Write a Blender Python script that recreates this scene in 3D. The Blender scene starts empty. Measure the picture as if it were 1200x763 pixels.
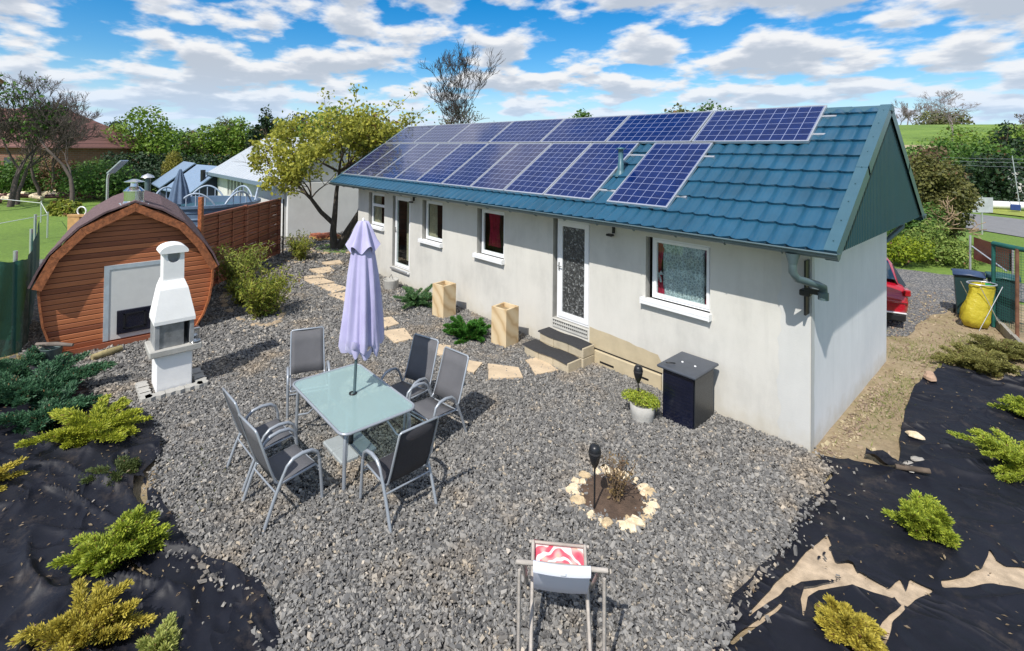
import bpy, math, random
import numpy as np
from math import sin, cos, tan, atan2, radians, pi, sqrt
from mathutils import Vector, Matrix, noise as mn
random.seed(7); rng = np.random.default_rng(11)
sc = bpy.context.scene; col = sc.collection
# ------------------------------------------------------------------ camera
FPX, CX, CY, ROLL, PITCH, YAW = 576.32, 575.58, 168.18, 0.0117, -0.0118, 0.8542
CAM = Vector((1.8507, -6.5224, 3.4275))
Fw = Vector((-sin(YAW)*cos(PITCH), cos(YAW)*cos(PITCH), -sin(PITCH)))
Rt = Vector((cos(YAW), sin(YAW), 0)); Up = Rt.cross(Fw)
Rc = Rt*cos(ROLL) + Up*sin(ROLL); Uc = Up*cos(ROLL) - Rt*sin(ROLL)
cd = bpy.data.cameras.new('camera'); cam = bpy.data.objects.new('camera', cd); col.objects.link(cam)
M = Matrix((Rc, Uc, -Fw)).transposed().to_4x4(); M.translation = CAM; cam.matrix_world = M
cd.sensor_width = 36; cd.lens = FPX/1200*36; cd.shift_x = (600-CX)/1200; cd.shift_y = (CY-381.5)/1200
cd.clip_start = .1; cd.clip_end = 4000; sc.camera = cam
def at(px, depth, z=0.0):
    "ground-plan point seen in direction px at a distance (depth) from the camera, at height z"
    a = (px-CX)/FPX*depth
    p = CAM + Fw*depth + Rt*a
    return Vector((p.x, p.y, z))
# ------------------------------------------------------------------ materials
def nd(nt, t, **k):
    n = nt.nodes.new(t)
    for a, v in k.items():
        if a[0] == '_': n.inputs[a[1:].replace('_', ' ')].default_value = v
        else: setattr(n, a, v)
    return n
def ramp(nt, fac, stops, interp='LINEAR'):
    r = nd(nt, 'ShaderNodeValToRGB'); r.color_ramp.interpolation = interp
    while len(r.color_ramp.elements) < len(stops): r.color_ramp.elements.new(.5)
    for e, (p, c) in zip(r.color_ramp.elements, stops):
        e.position = p; e.color = (*c[:3], 1)
    nt.links.new(fac, r.inputs[0]); return r.outputs[0]
def mixc(nt, a, b, fac, mode='MIX'):
    m = nd(nt, 'ShaderNodeMix', data_type='RGBA', blend_type=mode)
    for s, v in ((m.inputs[0], fac), (m.inputs[6], a), (m.inputs[7], b)):
        if hasattr(v, 'is_linked'): nt.links.new(v, s)
        else: s.default_value = (*v[:3], 1) if isinstance(v, (tuple, list)) else v
    return m.outputs[2]
def math_(nt, op, a, b=None, c=None, clamp=False):
    m = nd(nt, 'ShaderNodeMath', operation=op, use_clamp=clamp)
    for i, v in enumerate((a, b, c)):
        if v is None: continue
        if hasattr(v, 'is_linked'): nt.links.new(v, m.inputs[i])
        else: m.inputs[i].default_value = v
    return m.outputs[0]
def noise_(nt, scale, detail=4, rough=.55, vec=None, dist=0):
    n = nd(nt, 'ShaderNodeTexNoise', _Scale=scale, _Detail=detail, _Roughness=rough, _Distortion=dist)
    if vec is not None: nt.links.new(vec, n.inputs['Vector'])
    return n.outputs['Fac']
def newmat(name):
    m = bpy.data.materials.new(name); m.use_nodes = True; nt = m.node_tree
    b = nt.nodes['Principled BSDF']; return m, nt, b
def objvec(nt, scale=None):
    o = nd(nt, 'ShaderNodeTexCoord').outputs['Object']
    if scale:
        mp = nd(nt, 'ShaderNodeMapping'); mp.inputs['Scale'].default_value = scale; nt.links.new(o, mp.inputs[0]); o = mp.outputs[0]
    return o
def bump(nt, b, h, strength=.3, dist=.01):
    n = nd(nt, 'ShaderNodeBump', _Strength=strength, _Distance=dist); nt.links.new(h, n.inputs['Height']); nt.links.new(n.outputs[0], b.inputs['Normal'])
def mat(name, c, rough=.6, metal=0, var=.15, scale=6, bmp=.15, bscale=None, c2=None, stretch=None, spec=.5, island=0, coat=0, trans=0):
    m, nt, b = newmat(name)
    v = objvec(nt, stretch)
    f = noise_(nt, scale, 5, .6, v)
    c2 = c2 or tuple(x*(1-var) for x in c)
    colr = ramp(nt, f, [(.3, c2), (.7, tuple(min(1, x*(1+var*.6)) for x in c))])
    if island:
        g = nd(nt, 'ShaderNodeNewGeometry').outputs['Random Per Island']
        h = nd(nt, 'ShaderNodeHueSaturation'); nt.links.new(colr, h.inputs['Color'])
        nt.links.new(math_(nt, 'MULTIPLY_ADD', g, island*1.6, 1-island*.8), h.inputs['Value'])
        nt.links.new(math_(nt, 'MULTIPLY_ADD', g, .05, .475), h.inputs['Hue']); colr = h.outputs[0]
    nt.links.new(colr, b.inputs['Base Color'])
    b.inputs['Roughness'].default_value = rough; b.inputs['Metallic'].default_value = metal
    b.inputs['Specular IOR Level'].default_value = spec
    b.inputs['Coat Weight'].default_value = coat
    if bmp: bump(nt, b, noise_(nt, bscale or scale*8, 4, .6, v), bmp, .01)
    return m
def leafmat(name, c, c2, rough=.55, tr=.35, brown=.018):
    m, nt, b = newmat(name)
    g = nd(nt, 'ShaderNodeNewGeometry').outputs['Random Per Island']
    n = noise_(nt, 1.3, 3, .6, objvec(nt))
    f = math_(nt, 'ADD', math_(nt, 'MULTIPLY', g, .55), math_(nt, 'MULTIPLY', n, .6))
    c1 = ramp(nt, f, [(.25, c2), (.8, c)]); dead = math_(nt, 'GREATER_THAN', math_(nt, 'FRACT', math_(nt, 'MULTIPLY', g, 37.7)), 1-brown); c1 = mixc(nt, c1, (.20, .11, .05), dead)
    nt.links.new(c1, b.inputs['Base Color']); b.inputs['Roughness'].default_value = rough; b.inputs['Specular IOR Level'].default_value = .35
    t = nd(nt, 'ShaderNodeBsdfTranslucent'); nt.links.new(c1, t.inputs[0])
    mx = nd(nt, 'ShaderNodeMixShader', _Fac=tr); nt.links.new(b.outputs[0], mx.inputs[1]); nt.links.new(t.outputs[0], mx.inputs[2])
    nt.links.new(mx.outputs[0], nt.nodes['Material Output'].inputs[0]); return m
# ------------------------------------------------------------------ objects
OFF = {}
def tag(o, label=None, cat=None, group=None, kind=None):
    if label: o['label'] = label
    if cat: o['category'] = cat
    if group: o['group'] = group
    if kind: o['kind'] = kind
    return o
def thing(name, label, cat, loc=(0, 0, 0), rz=0, group=None):
    o = bpy.data.objects.new(name, None); o.empty_display_size = .1; col.objects.link(o)
    o.location = loc; o.rotation_euler = (0, 0, rz); OFF[o.name] = Vector((0, 0, 0)) if rz else Vector(loc)
    return tag(o, label, cat, group)
def link(name, me, m, parent=None):
    o = bpy.data.objects.new(name, me); col.objects.link(o)
    for x in (m if isinstance(m, (list, tuple)) else [m]): me.materials.append(x)
    if parent: o.parent = parent
    return o
def mesh_np(name, V, F, m, parent=None, smooth=False, mi=None, local=False):
    V = np.asarray(V, dtype=np.float64).reshape(-1, 3); F = np.asarray(F, dtype=np.int32)
    off = Vector((0, 0, 0))
    if parent is not None and not local:
        off = OFF[parent.name]; V = V - np.array(off)
    me = bpy.data.meshes.new(name); n, k = F.shape
    me.vertices.add(len(V)); me.vertices.foreach_set('co', V.astype(np.float32).ravel())
    me.loops.add(n*k); me.loops.foreach_set('vertex_index', F.ravel())
    me.polygons.add(n); me.polygons.foreach_set('loop_start', np.arange(0, n*k, k, dtype=np.int32))
    me.polygons.foreach_set('use_smooth', np.full(n, smooth))
    if mi is not None: me.polygons.foreach_set('material_index', np.asarray(mi, dtype=np.int32))
    me.update(calc_edges=True)
    o = link(name, me, m, parent); OFF[o.name] = off; return o
class MB:
    def __init__(s): s.v = []; s.f = []; s.sm = []; s.mi = []; s.m = 0
    def add(s, vs, fs, smooth=False, T=None):
        n = len(s.v); s.v += [tuple(T @ Vector(v)) if T else tuple(v) for v in vs]
        for f in fs: s.f.append([i+n for i in f]); s.sm.append(smooth); s.mi.append(s.m)
        return s
    def box(s, x0, x1, y0, y1, z0, z1, T=None, bev=0):
        if bev:
            b = min(bev, (x1-x0)*.45, (y1-y0)*.45, (z1-z0)*.45)
            vs = []; fs = []
            idx = {}
            for ix in (0, 1):
                for iy in (0, 1):
                    for iz in (0, 1):
                        X, Y, Z = (x0, x1)[ix], (y0, y1)[iy], (z0, z1)[iz]; dx, dy, dz = b*(1-2*ix), b*(1-2*iy), b*(1-2*iz)
                        for a, p in enumerate(((X, Y+dy, Z+dz), (X+dx, Y, Z+dz), (X+dx, Y+dy, Z))):
                            idx[ix, iy, iz, a] = len(vs); vs.append(p)
            I = lambda *k: idx[k]
            for t in (0, 1):
                fs.append([I(t, 0, 0, 0), I(t, 1, 0, 0), I(t, 1, 1, 0), I(t, 0, 1, 0)]); fs.append([I(0, t, 0, 1), I(1, t, 0, 1), I(1, t, 1, 1), I(0, t, 1, 1)])
                fs.append([I(0, 0, t, 2), I(1, 0, t, 2), I(1, 1, t, 2), I(0, 1, t, 2)])
                for u in (0, 1):
                    fs.append([I(0, t, u, 1), I(1, t, u, 1), I(1, t, u, 2), I(0, t, u, 2)])
                    fs.append([I(t, 0, u, 0), I(t, 1, u, 0), I(t, 1, u, 2), I(t, 0, u, 2)])
                    fs.append([I(t, u, 0, 0), I(t, u, 1, 0), I(t, u, 1, 1), I(t, u, 0, 1)])
                    for w in (0, 1): fs.append([I(t, u, w, 0), I(t, u, w, 1), I(t, u, w, 2)])
            c = Vector(((x0+x1)/2, (y0+y1)/2, (z0+z1)/2))
            out = []
            for f in fs:
                p = [Vector(vs[i]) for i in f]; n = (p[1]-p[0]).cross(p[2]-p[0]); m = sum(p, Vector())/len(p)
                out.append(f if n.dot(m-c) > 0 else f[::-1])
            return s.add(vs, out, False, T)
        vs = [(x, y, z) for x in (x0, x1) for y in (y0, y1) for z in (z0, z1)]
        return s.add(vs, [[0, 1, 3, 2], [4, 6, 7, 5], [0, 4, 5, 1], [2, 3, 7, 6], [0, 2, 6, 4], [1, 5, 7, 3]], False, T)
    def tube(s, pts, r, n=8, cap=True, T=None, flat=1.0):
        pts = [Vector(p) for p in pts]; rs = r if isinstance(r, (list, tuple)) else [r]*len(pts)
        vs = []; fs = []; prev = None
        for i, p in enumerate(pts):
            d = (pts[min(i+1, len(pts)-1)] - pts[max(i-1, 0)]).normalized()
            if prev is None:
                a = Vector((0, 0, 1)) if abs(d.z) < .9 else Vector((1, 0, 0)); u = d.cross(a).normalized()
            else: u = (prev - d*prev.dot(d)).normalized()
            prev = u; w = d.cross(u)
            for k in range(n):
                t = 2*pi*k/n; vs.append(p + u*cos(t)*rs[i]*flat + w*sin(t)*rs[i])
        for i in range(len(pts)-1):
            for k in range(n):
                a = i*n+k; b = i*n+(k+1) % n; fs.append([a, b, b+n, a+n])
        s.add(vs, fs, True, T)
        if cap: 
            s.add(vs[:n], [list(range(n))[::-1]], False, T); s.add(vs[-n:], [list(range(n))], False, T)
        return s
    def lathe(s, prof, c=(0, 0, 0), n=24, T=None, smooth=True, mod=None):
        vs = []; fs = []
        for j, (r, z) in enumerate(prof):
            for k in range(n):
                t = 2*pi*k/n; q = r*(mod(t, z, j) if mod else 1); vs.append((c[0]+q*cos(t), c[1]+q*sin(t), c[2]+z))
        for j in range(len(prof)-1):
            for k in range(n):
                a = j*n+k; b = j*n+(k+1) % n; fs.append([a, b, b+n, a+n])
        return s.add(vs, fs, smooth, T)
    def disc(s, c, r, n=20, T=None): return s.add([(c[0]+r*cos(2*pi*k/n), c[1]+r*sin(2*pi*k/n), c[2]) for k in range(n)], [list(range(n))], False, T)
    def prism(s, poly, a, b, axis='z', T=None):
        def P(u, w, h): return (u, w, h) if axis == 'z' else ((h, u, w) if axis == 'x' else (u, h, w))
        n = len(poly); vs = [P(u, w, a) for u, w in poly] + [P(u, w, b) for u, w in poly]
        return s.add(vs, [list(range(n))[::-1], [i+n for i in range(n)]] + [[i, (i+1) % n, (i+1) % n+n, i+n] for i in range(n)], False, T)
    def build(s, name, m, parent=None, local=False):
        off = Vector((0, 0, 0))
        vs = s.v
        if parent is not None and not local:
            off = OFF[parent.name]; vs = [(x-off.x, y-off.y, z-off.z) for x, y, z in vs]
        me = bpy.data.meshes.new(name); me.from_pydata(vs, [], s.f)
        me.polygons.foreach_set('use_smooth', s.sm); me.polygons.foreach_set('material_index', s.mi); me.update()
        o = link(name, me, m, parent); OFF[o.name] = off; return o
def copy_tree(o, parent=None):
    c = o.copy(); col.objects.link(c); c.parent = parent
    for ch in [x for x in bpy.data.objects if x.parent == o]: copy_tree(ch, c)
    return c
def inpoly(P, poly):
    P = np.asarray(P); x, y = P[:, 0], P[:, 1]; r = np.zeros(len(P), bool); n = len(poly)
    for i in range(n):
        x0, y0 = poly[i]; x1, y1 = poly[(i+1) % n]
        c = ((y0 > y) != (y1 > y)) & (x < (x1-x0)*(y-y0)/(y1-y0+1e-12)+x0); r ^= c
    return r
def nearest_on(P, poly):
    best = np.full(len(P), 1e9); Q = P.copy()
    for i in range(len(poly)):
        a = np.array(poly[i]); b = np.array(poly[(i+1) % len(poly)]); d = b-a
        t = np.clip(((P-a)@d)/(d@d+1e-12), 0, 1); q = a+t[:, None]*d; e = np.linalg.norm(P-q, axis=1)
        k = e < best; best[k] = e[k]; Q[k] = q[k]
    return Q, best
def wob(poly, amp, step=.12, seed=0):
    out = []
    for i in range(len(poly)):
        a = Vector(poly[i]); b = Vector(poly[(i+1) % len(poly)]); n = max(1, int((b-a).length/step))
        for k in range(n):
            p = a.lerp(b, k/n); q = Vector((p.x*3.1+seed, p.y*3.1, seed*1.7)); nn = mn.noise_vector(q)
            n2 = mn.noise_vector(q*3); out.append((p.x+amp*(nn.x+.4*n2.x), p.y+amp*(nn.y+.4*n2.y)))
    return out
def sheet(name, polys_in, polys_out, cell, zf, m, parent=None, bounds=None):
    P0 = np.array(polys_in); x0, y0 = P0.min(0); x1, y1 = P0.max(0)
    nx = int((x1-x0)/cell)+2; ny = int((y1-y0)/cell)+2
    gx, gy = np.meshgrid(x0+np.arange(nx)*cell, y0+np.arange(ny)*cell, indexing='ij'); V = np.stack([gx.ravel(), gy.ravel()], 1)
    cxy = np.stack([(gx[:-1, :-1]+cell/2).ravel(), (gy[:-1, :-1]+cell/2).ravel()], 1)
    keep = inpoly(cxy, polys_in)
    for h in polys_out: keep &= ~inpoly(cxy, h)
    I = np.arange(nx*ny).reshape(nx, ny)
    F = np.stack([I[:-1, :-1].ravel(), I[1:, :-1].ravel(), I[1:, 1:].ravel(), I[:-1, 1:].ravel()], 1)[keep]
    cnt = np.zeros(nx*ny, int); np.add.at(cnt, F.ravel(), 1)
    bnd = (cnt > 0) & (cnt < 4); W = V.copy()
    for pl in [polys_in]+list(polys_out):
        Q, e = nearest_on(V[bnd], pl); ok = e < cell*1.1; idx = np.where(bnd)[0][ok]; W[idx] = Q[ok]
    used, inv = np.unique(F, return_inverse=True); W = W[used]; F = inv.reshape(F.shape)
    z = zf(W[:, 0], W[:, 1])
    return mesh_np(name, np.column_stack([W, z]), F, m, parent, smooth=True)
def vnoise(x, y, s, seed=0):
    return np.array([mn.noise(Vector((a*s+seed*7.3, b*s, seed*3.1))) for a, b in zip(x, y)])
# ------------------------------------------------------------------ vegetation
def leaves_np(P, N, size, aspect=.6, jitter=.35, r=None):
    "one small leaf (bent quad, 2 quads sharing the midrib would double the cost) at each point P facing N"
    r = r or rng; n = len(P)
    N = N/np.linalg.norm(N, axis=1, keepdims=True)
    t = r.normal(size=(n, 3)); t -= (t*N).sum(1, keepdims=True)*N; t /= np.linalg.norm(t, axis=1, keepdims=True); b = np.cross(N, t)
    s = (size*(1+jitter*r.normal(size=n)).clip(.5, 1.6))[:, None] if np.isscalar(size) else size[:, None]
    V = np.stack([P, P+t*s*.5+b*s*aspect*.5+N*s*.08, P+t*s, P+t*s*.5-b*s*aspect*.5+N*s*.08], 1).reshape(-1, 3)
    return V, np.arange(4*n).reshape(n, 4)
def blob_points(blobs, n, shell=.5, r=None):
    r = r or rng; vol = np.array([b[3]*b[4]*b[5] for b in blobs])**.75; k = r.choice(len(blobs), n, p=vol/vol.sum())
    B = np.array(blobs, float)[k]; d = r.normal(size=(n, 3)); d /= np.linalg.norm(d, axis=1, keepdims=True)
    rad = r.random(n)**(1/3*shell+.02)
    return B[:, :3]+d*rad[:, None]*B[:, 3:6], d
def tubes_np(segs, n=5):
    "segs: list of (p0,p1,r0,r1)"
    S = np.array([[*a, *b, ra, rb] for a, b, ra, rb in segs]); p0, p1, r0, r1 = S[:, :3], S[:, 3:6], S[:, 6], S[:, 7]
    d = p1-p0; d /= np.linalg.norm(d, axis=1, keepdims=True)+1e-9
    a = np.where(np.abs(d[:, 2:3]) < .9, [[0, 0, 1.]], [[1., 0, 0]]); u = np.cross(d, a); u /= np.linalg.norm(u, axis=1, keepdims=True); w = np.cross(d, u)
    V = []
    for k in range(n):
        t = 2*pi*k/n; o = u*cos(t)+w*sin(t); V += [p0+o*r0[:, None], p1+o*r1[:, None]]
    V = np.stack(V, 1); m = len(S); base = np.arange(m)[:, None]*2*n
    F = np.concatenate([np.concatenate([base+2*k, base+2*((k+1) % n), base+2*((k+1) % n)+1, base+2*k+1], 1) for k in range(n)])
    return V.reshape(-1, 3), F
def grow(p, d, L, r, depth, R, segs, tips, spread=.6, up=.15, kink=.18, ratio=.72, kids=(2, 3), taper=.62):
    steps = 3; q = p.copy(); dd = d.copy(); rr = r
    for i in range(steps):
        dd = (dd + Vector((R.gauss(0, kink), R.gauss(0, kink), R.gauss(0, kink*.6)+up*.3))).normalized()
        nq = q + dd*L/steps; nr = r*(1-(1-taper)*(i+1)/steps); segs.append((q, nq, rr, nr, depth)); q = nq; rr = nr
        if depth > 0 and i == 1 and R.random() < .6:
            s = (dd + Vector((R.gauss(0, spread), R.gauss(0, spread), R.gauss(up, spread*.5)))).normalized()
            grow(q, s, L*ratio*.8, rr*.55, depth-1, R, segs, tips, spread, up, kink, ratio, kids, taper)
    if depth <= 0: tips.append((q, dd)); return
    for _ in range(R.randint(*kids)):
        s = (dd + Vector((R.gauss(0, spread), R.gauss(0, spread), R.gauss(up, spread*.5)))).normalized()
        grow(q, s, L*ratio*R.uniform(.8, 1.15), rr*R.uniform(.6, .8), depth-1, R, segs, tips, spread, up, kink, ratio, kids, taper)
def bare_tree(base, h, label, cat='tree', seed=0, depth=6, spread=.45, up=.12, group=None, mt=None, r0=None, lean=(0, 0), leaf=None, nleaf=0, lsize=.1, name='bare_tree', kids=(2, 3), tmin=0.0, xs=1.0):
    R = random.Random(seed); segs = []; tips = []
    r0 = r0 or h*.022
    grow(Vector(base), Vector((lean[0], lean[1], 1)).normalized(), h*.28, r0, depth, R, segs, tips, spread, up, ratio=.74, kids=kids)
    zmax = max(s[1].z for s in segs)-base[2]; k = h/zmax; b = Vector(base)
    KV = lambda q: b+Vector(((q-b).x*k*xs, (q-b).y*k*xs, (q-b).z*k))
    S = [(KV(a), KV(c), max(ra, .0), max(rb, .0), dp) for a, c, ra, rb, dp in segs]
    t = thing(name, label, cat, base, 0, group); mt = mt or MT['bark']
    big = [(a, c, ra, rb) for a, c, ra, rb, dp in S if dp >= depth-1]; small = [(a, c, max(ra, tmin), max(rb, tmin)) for a, c, ra, rb, dp in S if dp < depth-1]
    V, F = tubes_np(big, 8); mesh_np('trunk', V, F, mt, t, True)
    V, F = tubes_np(small, 4); cr = mesh_np('crown', V, F, mt, t, True)
    if leaf:
        T = np.array([KV(p) for p, _ in tips]); i = rng.choice(len(T), nleaf); P = T[i]+rng.normal(size=(nleaf, 3))*h*.035
        V, F = leaves_np(P, rng.normal(size=(nleaf, 3))+[0, 0, .6], lsize); lf = mesh_np('foliage', V, F, leaf, t)
    return t
def leafy_tree(base, h, w, label, leaf, seed=0, nblob=14, nleaf=5000, lsize=.22, group=None, cat='tree', name='leafy_tree', trunk=.3, conic=0, bark=None):
    R = random.Random(seed); r = np.random.default_rng(seed); bx, by, bz = base; blobs = []; segs = []
    t = thing(name, label, cat, base, 0, group)
    for i in range(nblob):
        u = i/(nblob-1) if nblob > 1 else .5
        z = h*(trunk+(1-trunk)*(u*.92)); prof = (1-u)**.8*.95+.06 if conic else sqrt(max(.05, 1-(2*(u*.9+.08)-1)**2))
        a = R.uniform(0, 2*pi); q = w*.5*prof*R.uniform(.35, .8); s = w*.5*prof*R.uniform(.38, .62)+w*.04
        blobs.append((bx+q*cos(a), by+q*sin(a), bz+z, s, s, s*R.uniform(.6, .9)))
    top = Vector((bx, by, bz+h*.8)); V0 = Vector(base)
    segs.append((V0, V0.lerp(top, .5), w*.03+.03, w*.022+.02)); segs.append((V0.lerp(top, .5), top, w*.022+.02, .02))
    for b in blobs: segs.append((V0.lerp(top, min(.9, max(.2, (b[2]-bz)/h*.8))), Vector(b[:3]), w*.012+.01, .008))
    V, F = tubes_np(segs, 6); mesh_np('trunk', V, F, bark or MT['bark'], t, True)
    P, d = blob_points(blobs, nleaf, .6, r); P += r.normal(size=P.shape)*lsize*.6; V, F = leaves_np(P, d*.8+r.normal(size=d.shape)*.7+[0, 0, .4], lsize, .75, .35, r)
    mesh_np('crown', V, F, leaf, t); return t
def bush(base, rx, ry, h, label, leaf, cat='shrub', seed=0, nblob=9, nleaf=3000, lsize=.06, group=None, name='shrub', rz=0, aspect=.6, stems=True):
    R = random.Random(seed); r = np.random.default_rng(seed+50); bx, by, bz = base; t = thing(name, label, cat, base, 0, group); blobs = []; segs = []
    for i in range(nblob):
        a = R.uniform(0, 2*pi); q = sqrt(R.random())*.7; s = R.uniform(.28, .5); x = q*cos(a)*rx; y = q*sin(a)*ry
        x, y = x*cos(rz)-y*sin(rz), x*sin(rz)+y*cos(rz); zz = h*R.uniform(.3, .72)*(1-.4*q)
        blobs.append((bx+x, by+y, bz+zz, s*min(rx, ry)*1.1, s*min(rx, ry)*1.1, min(h*s*.8, zz))); segs.append((Vector(base), Vector((bx+x, by+y, bz+zz)), .008+h*.008, .004))
    if stems: V, F = tubes_np(segs, 5); mesh_np('stem', V, F, MT['bark'], t, True)
    P, d = blob_points(blobs, nleaf, .6, r); P[:, 2] = np.maximum(P[:, 2], bz+.01)
    V, F = leaves_np(P, d+r.normal(size=d.shape)*.6+[0, 0, .4], lsize, aspect, .35, r); mesh_np('foliage', V, F, leaf, t); return t
def juniper(base, L, h, label, leaf, seed=0, n=26, dirs=None, group=None, nneedle=130, nsize=.045, cat='shrub', name='juniper', up=.5, width=.07):
    "creeping juniper: stems radiating from the base, each a feathery spray of short needle tufts"
    R = random.Random(seed); r = np.random.default_rng(seed+9); t = thing(name, label, cat, base, 0, group); B = Vector(base); segs = []; P = []; N = []; S = []
    n = max(12, int(n*.8)); nneedle = int(nneedle*1.7); width *= .72; nsize *= .8
    for i in range(n):
        a = (R.choice(dirs)+R.gauss(0, .35)) if dirs else R.uniform(0, 2*pi); l = L*R.uniform(.35, 1.12); e = R.uniform(.0, 1)**1.3*up*1.2
        p = B+Vector((R.gauss(0, .03), R.gauss(0, .03), .02)); d = Vector((cos(a), sin(a), .25+e)).normalized(); pts = [p]
        for k in range(6):
            d = (d+Vector((R.gauss(0, .12), R.gauss(0, .12), -.06+R.gauss(0, .06)))).normalized(); p = p+d*l/6; p.z = max(p.z, base[2]+.03); p.z = min(p.z, base[2]+h*R.uniform(.75, 1.15)); pts.append(p.copy())
        for k in range(6): segs.append((pts[k], pts[k+1], .006*(1-k/8), .006*(1-(k+1)/8)))
        A = np.array(pts); u = r.random(nneedle)**.8*5.999; k = u.astype(int); f = (u-k)[:, None]; C = A[k]*(1-f)+A[k+1]*f; D = A[k+1]-A[k]; D /= np.linalg.norm(D, axis=1, keepdims=True)
        spread = width*(1.25-.8*u/6)[:, None]; off = r.normal(size=(nneedle, 3))*[1, 1, .5]; C = C+off*spread*.55
        P.append(C); dirn = D*.9+off*.55+[0, 0, .25]; N.append(dirn); S.append(nsize*(1+.4*r.random(nneedle)))
    P = np.concatenate(P); D = np.concatenate(N); S = np.concatenate(S); D /= np.linalg.norm(D, axis=1, keepdims=True)
    P[:, 2] = np.maximum(P[:, 2], base[2]+.015)
    sd = np.cross(D, r.normal(size=D.shape)); sd /= np.linalg.norm(sd, axis=1, keepdims=True); w = S[:, None]*.19; s = S[:, None]
    V = np.stack([P-sd*w*.5, P+sd*w*.5, P+D*s*.6+sd*w*.9, P+D*s, P+D*s*.6-sd*w*.9], 1).reshape(-1, 3); F = np.arange(len(V)).reshape(-1, 5)
    Vs, Fs = tubes_np(segs, 4); mesh_np('stem', Vs, Fs, MT['twig'], t, True); mesh_np('foliage', V, F, leaf, t); return t
def stones_np(P, size, r=None, flat=.5, z0=None):
    r = r or rng; n = len(P); c = np.array([[x, y, z] for x in (-1, 1) for y in (-1, 1) for z in (-1, 1)], float)
    V = c[None]*(1+r.uniform(-.45, .25, (n, 8, 3))); sc_ = size[:, None]*np.stack([r.uniform(.75, 1.25, n), r.uniform(.4, .75, n), r.uniform(.25, .6, n)*flat/.5], 1)*.5
    V = V*sc_[:, None, :]
    q = r.normal(size=(n, 4))*[1, .35, .35, 1]; q /= np.linalg.norm(q, axis=1, keepdims=True); w, x, y, z = q.T
    Rm = np.stack([1-2*(y*y+z*z), 2*(x*y-z*w), 2*(x*z+y*w), 2*(x*y+z*w), 1-2*(x*x+z*z), 2*(y*z-x*w), 2*(x*z-y*w), 2*(y*z+x*w), 1-2*(x*x+y*y)], 1).reshape(n, 3, 3)
    V = np.einsum('nij,nkj->nki', Rm, V)+P[:, None, :]
    f = np.array([[0, 1, 3, 2], [4, 6, 7, 5], [0, 4, 5, 1], [2, 3, 7, 6], [0, 2, 6, 4], [1, 5, 7, 3]])
    return V.reshape(-1, 3), (f[None]+np.arange(n)[:, None, None]*8).reshape(-1, 4)
def rock(name, c, sx, sy, sz, m, parent=None, seed=0, rz=0):
    R = random.Random(seed); mb = MB(); n = 9; rings = [(.55, 0), (1, .25), (.95, .6), (.6, .95)]; vs = []
    jit = [R.uniform(.75, 1.15) for _ in range(n)]
    for j, (r_, h) in enumerate(rings):
        for k in range(n):
            t = 2*pi*k/n; q = r_*jit[k]*R.uniform(.9, 1.08); x, y = q*cos(t)*sx, q*sin(t)*sy
            vs.append((c[0]+x*cos(rz)-y*sin(rz), c[1]+x*sin(rz)+y*cos(rz), c[2]+h*sz*R.uniform(.85, 1.1)))
    fs = [[j*n+k, j*n+(k+1) % n, (j+1)*n+(k+1) % n, (j+1)*n+k] for j in range(3) for k in range(n)]+[[3*n+k for k in range(n)], [k for k in range(n)][::-1]]
    mb.add(vs, fs); return mb.build(name, m, parent)
# ------------------------------------------------------------------ material library
MT = {}
MT['bark'] = mat('bark', (.10, .075, .055), .9, var=.5, scale=9, bmp=.5, stretch=(1, 1, .3))
MT['twig'] = mat('twig', (.16, .11, .07), .9, var=.3, scale=20)
MT['pale_bark'] = mat('pale_bark', (.17, .14, .12), .9, var=.4, scale=5)
MT['white'] = mat('white_frame', (.82, .83, .84), .35, var=.03, bmp=0)
MT['alu'] = mat('aluminium', (.72, .73, .75), .35, metal=.8, var=.05, bmp=.02)
MT['steel'] = mat('stainless', (.75, .76, .76), .18, metal=1, var=.08, bmp=.03, scale=3)
MT['zinc'] = mat('zinc_teal', (.105, .155, .17), .35, metal=.25, var=.12, scale=5, bmp=.05)
MT['teal'] = mat('teal_sheet', (.018, .088, .158), .28, var=.14, scale=1.7, bmp=.05, spec=.6, c2=(.014, .064, .112))
MT['teal_trim'] = mat('teal_trim', (.05, .115, .155), .35, var=.1, scale=3, bmp=.03)
MT['chair_metal'] = mat('chair_metal', (.36, .39, .43), .32, metal=.35, var=.06, bmp=.02)
MT['black'] = mat('black_plastic', (.012, .013, .016), .35, var=.2, bmp=.03)
MT['stone_lt'] = mat('pale_rock', (.72, .62, .46), .85, var=.3, scale=14, bmp=.6, island=.2, c2=(.58, .42, .26))
MT['stone_gr'] = mat('grey_rock', (.35, .33, .30), .9, var=.35, scale=9, bmp=.6, island=.3)
MT['concrete'] = mat('concrete', (.42, .41, .38), .9, var=.18, scale=5, bmp=.4)
MT['bbq_white'] = mat('white_masonry', (.83, .83, .82), .8, var=.05, scale=4, bmp=.15)
MT['bbq_grey'] = mat('firebox', (.30, .31, .32), .7, var=.4, scale=6, bmp=.2)
MT['leaf_y'] = leafmat('leaf_yellowgreen', (.36, .37, .055), (.10, .16, .02))
MT['leaf_g'] = leafmat('leaf_green', (.12, .23, .04), (.035, .09, .018))
MT['leaf_s'] = leafmat('leaf_spring', (.24, .35, .05), (.07, .15, .025))
MT['leaf_d'] = leafmat('leaf_dark', (.03, .065, .022), (.010, .028, .012), tr=.15)
MT['leaf_o'] = leafmat('leaf_olive', (.19, .20, .07), (.07, .08, .03))
MT['leaf_br'] = leafmat('leaf_brown', (.22, .13, .07), (.09, .06, .03))
MT['jun_y'] = leafmat('juniper_yellow', (.52, .54, .06), (.16, .22, .02), tr=.25)
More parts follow.
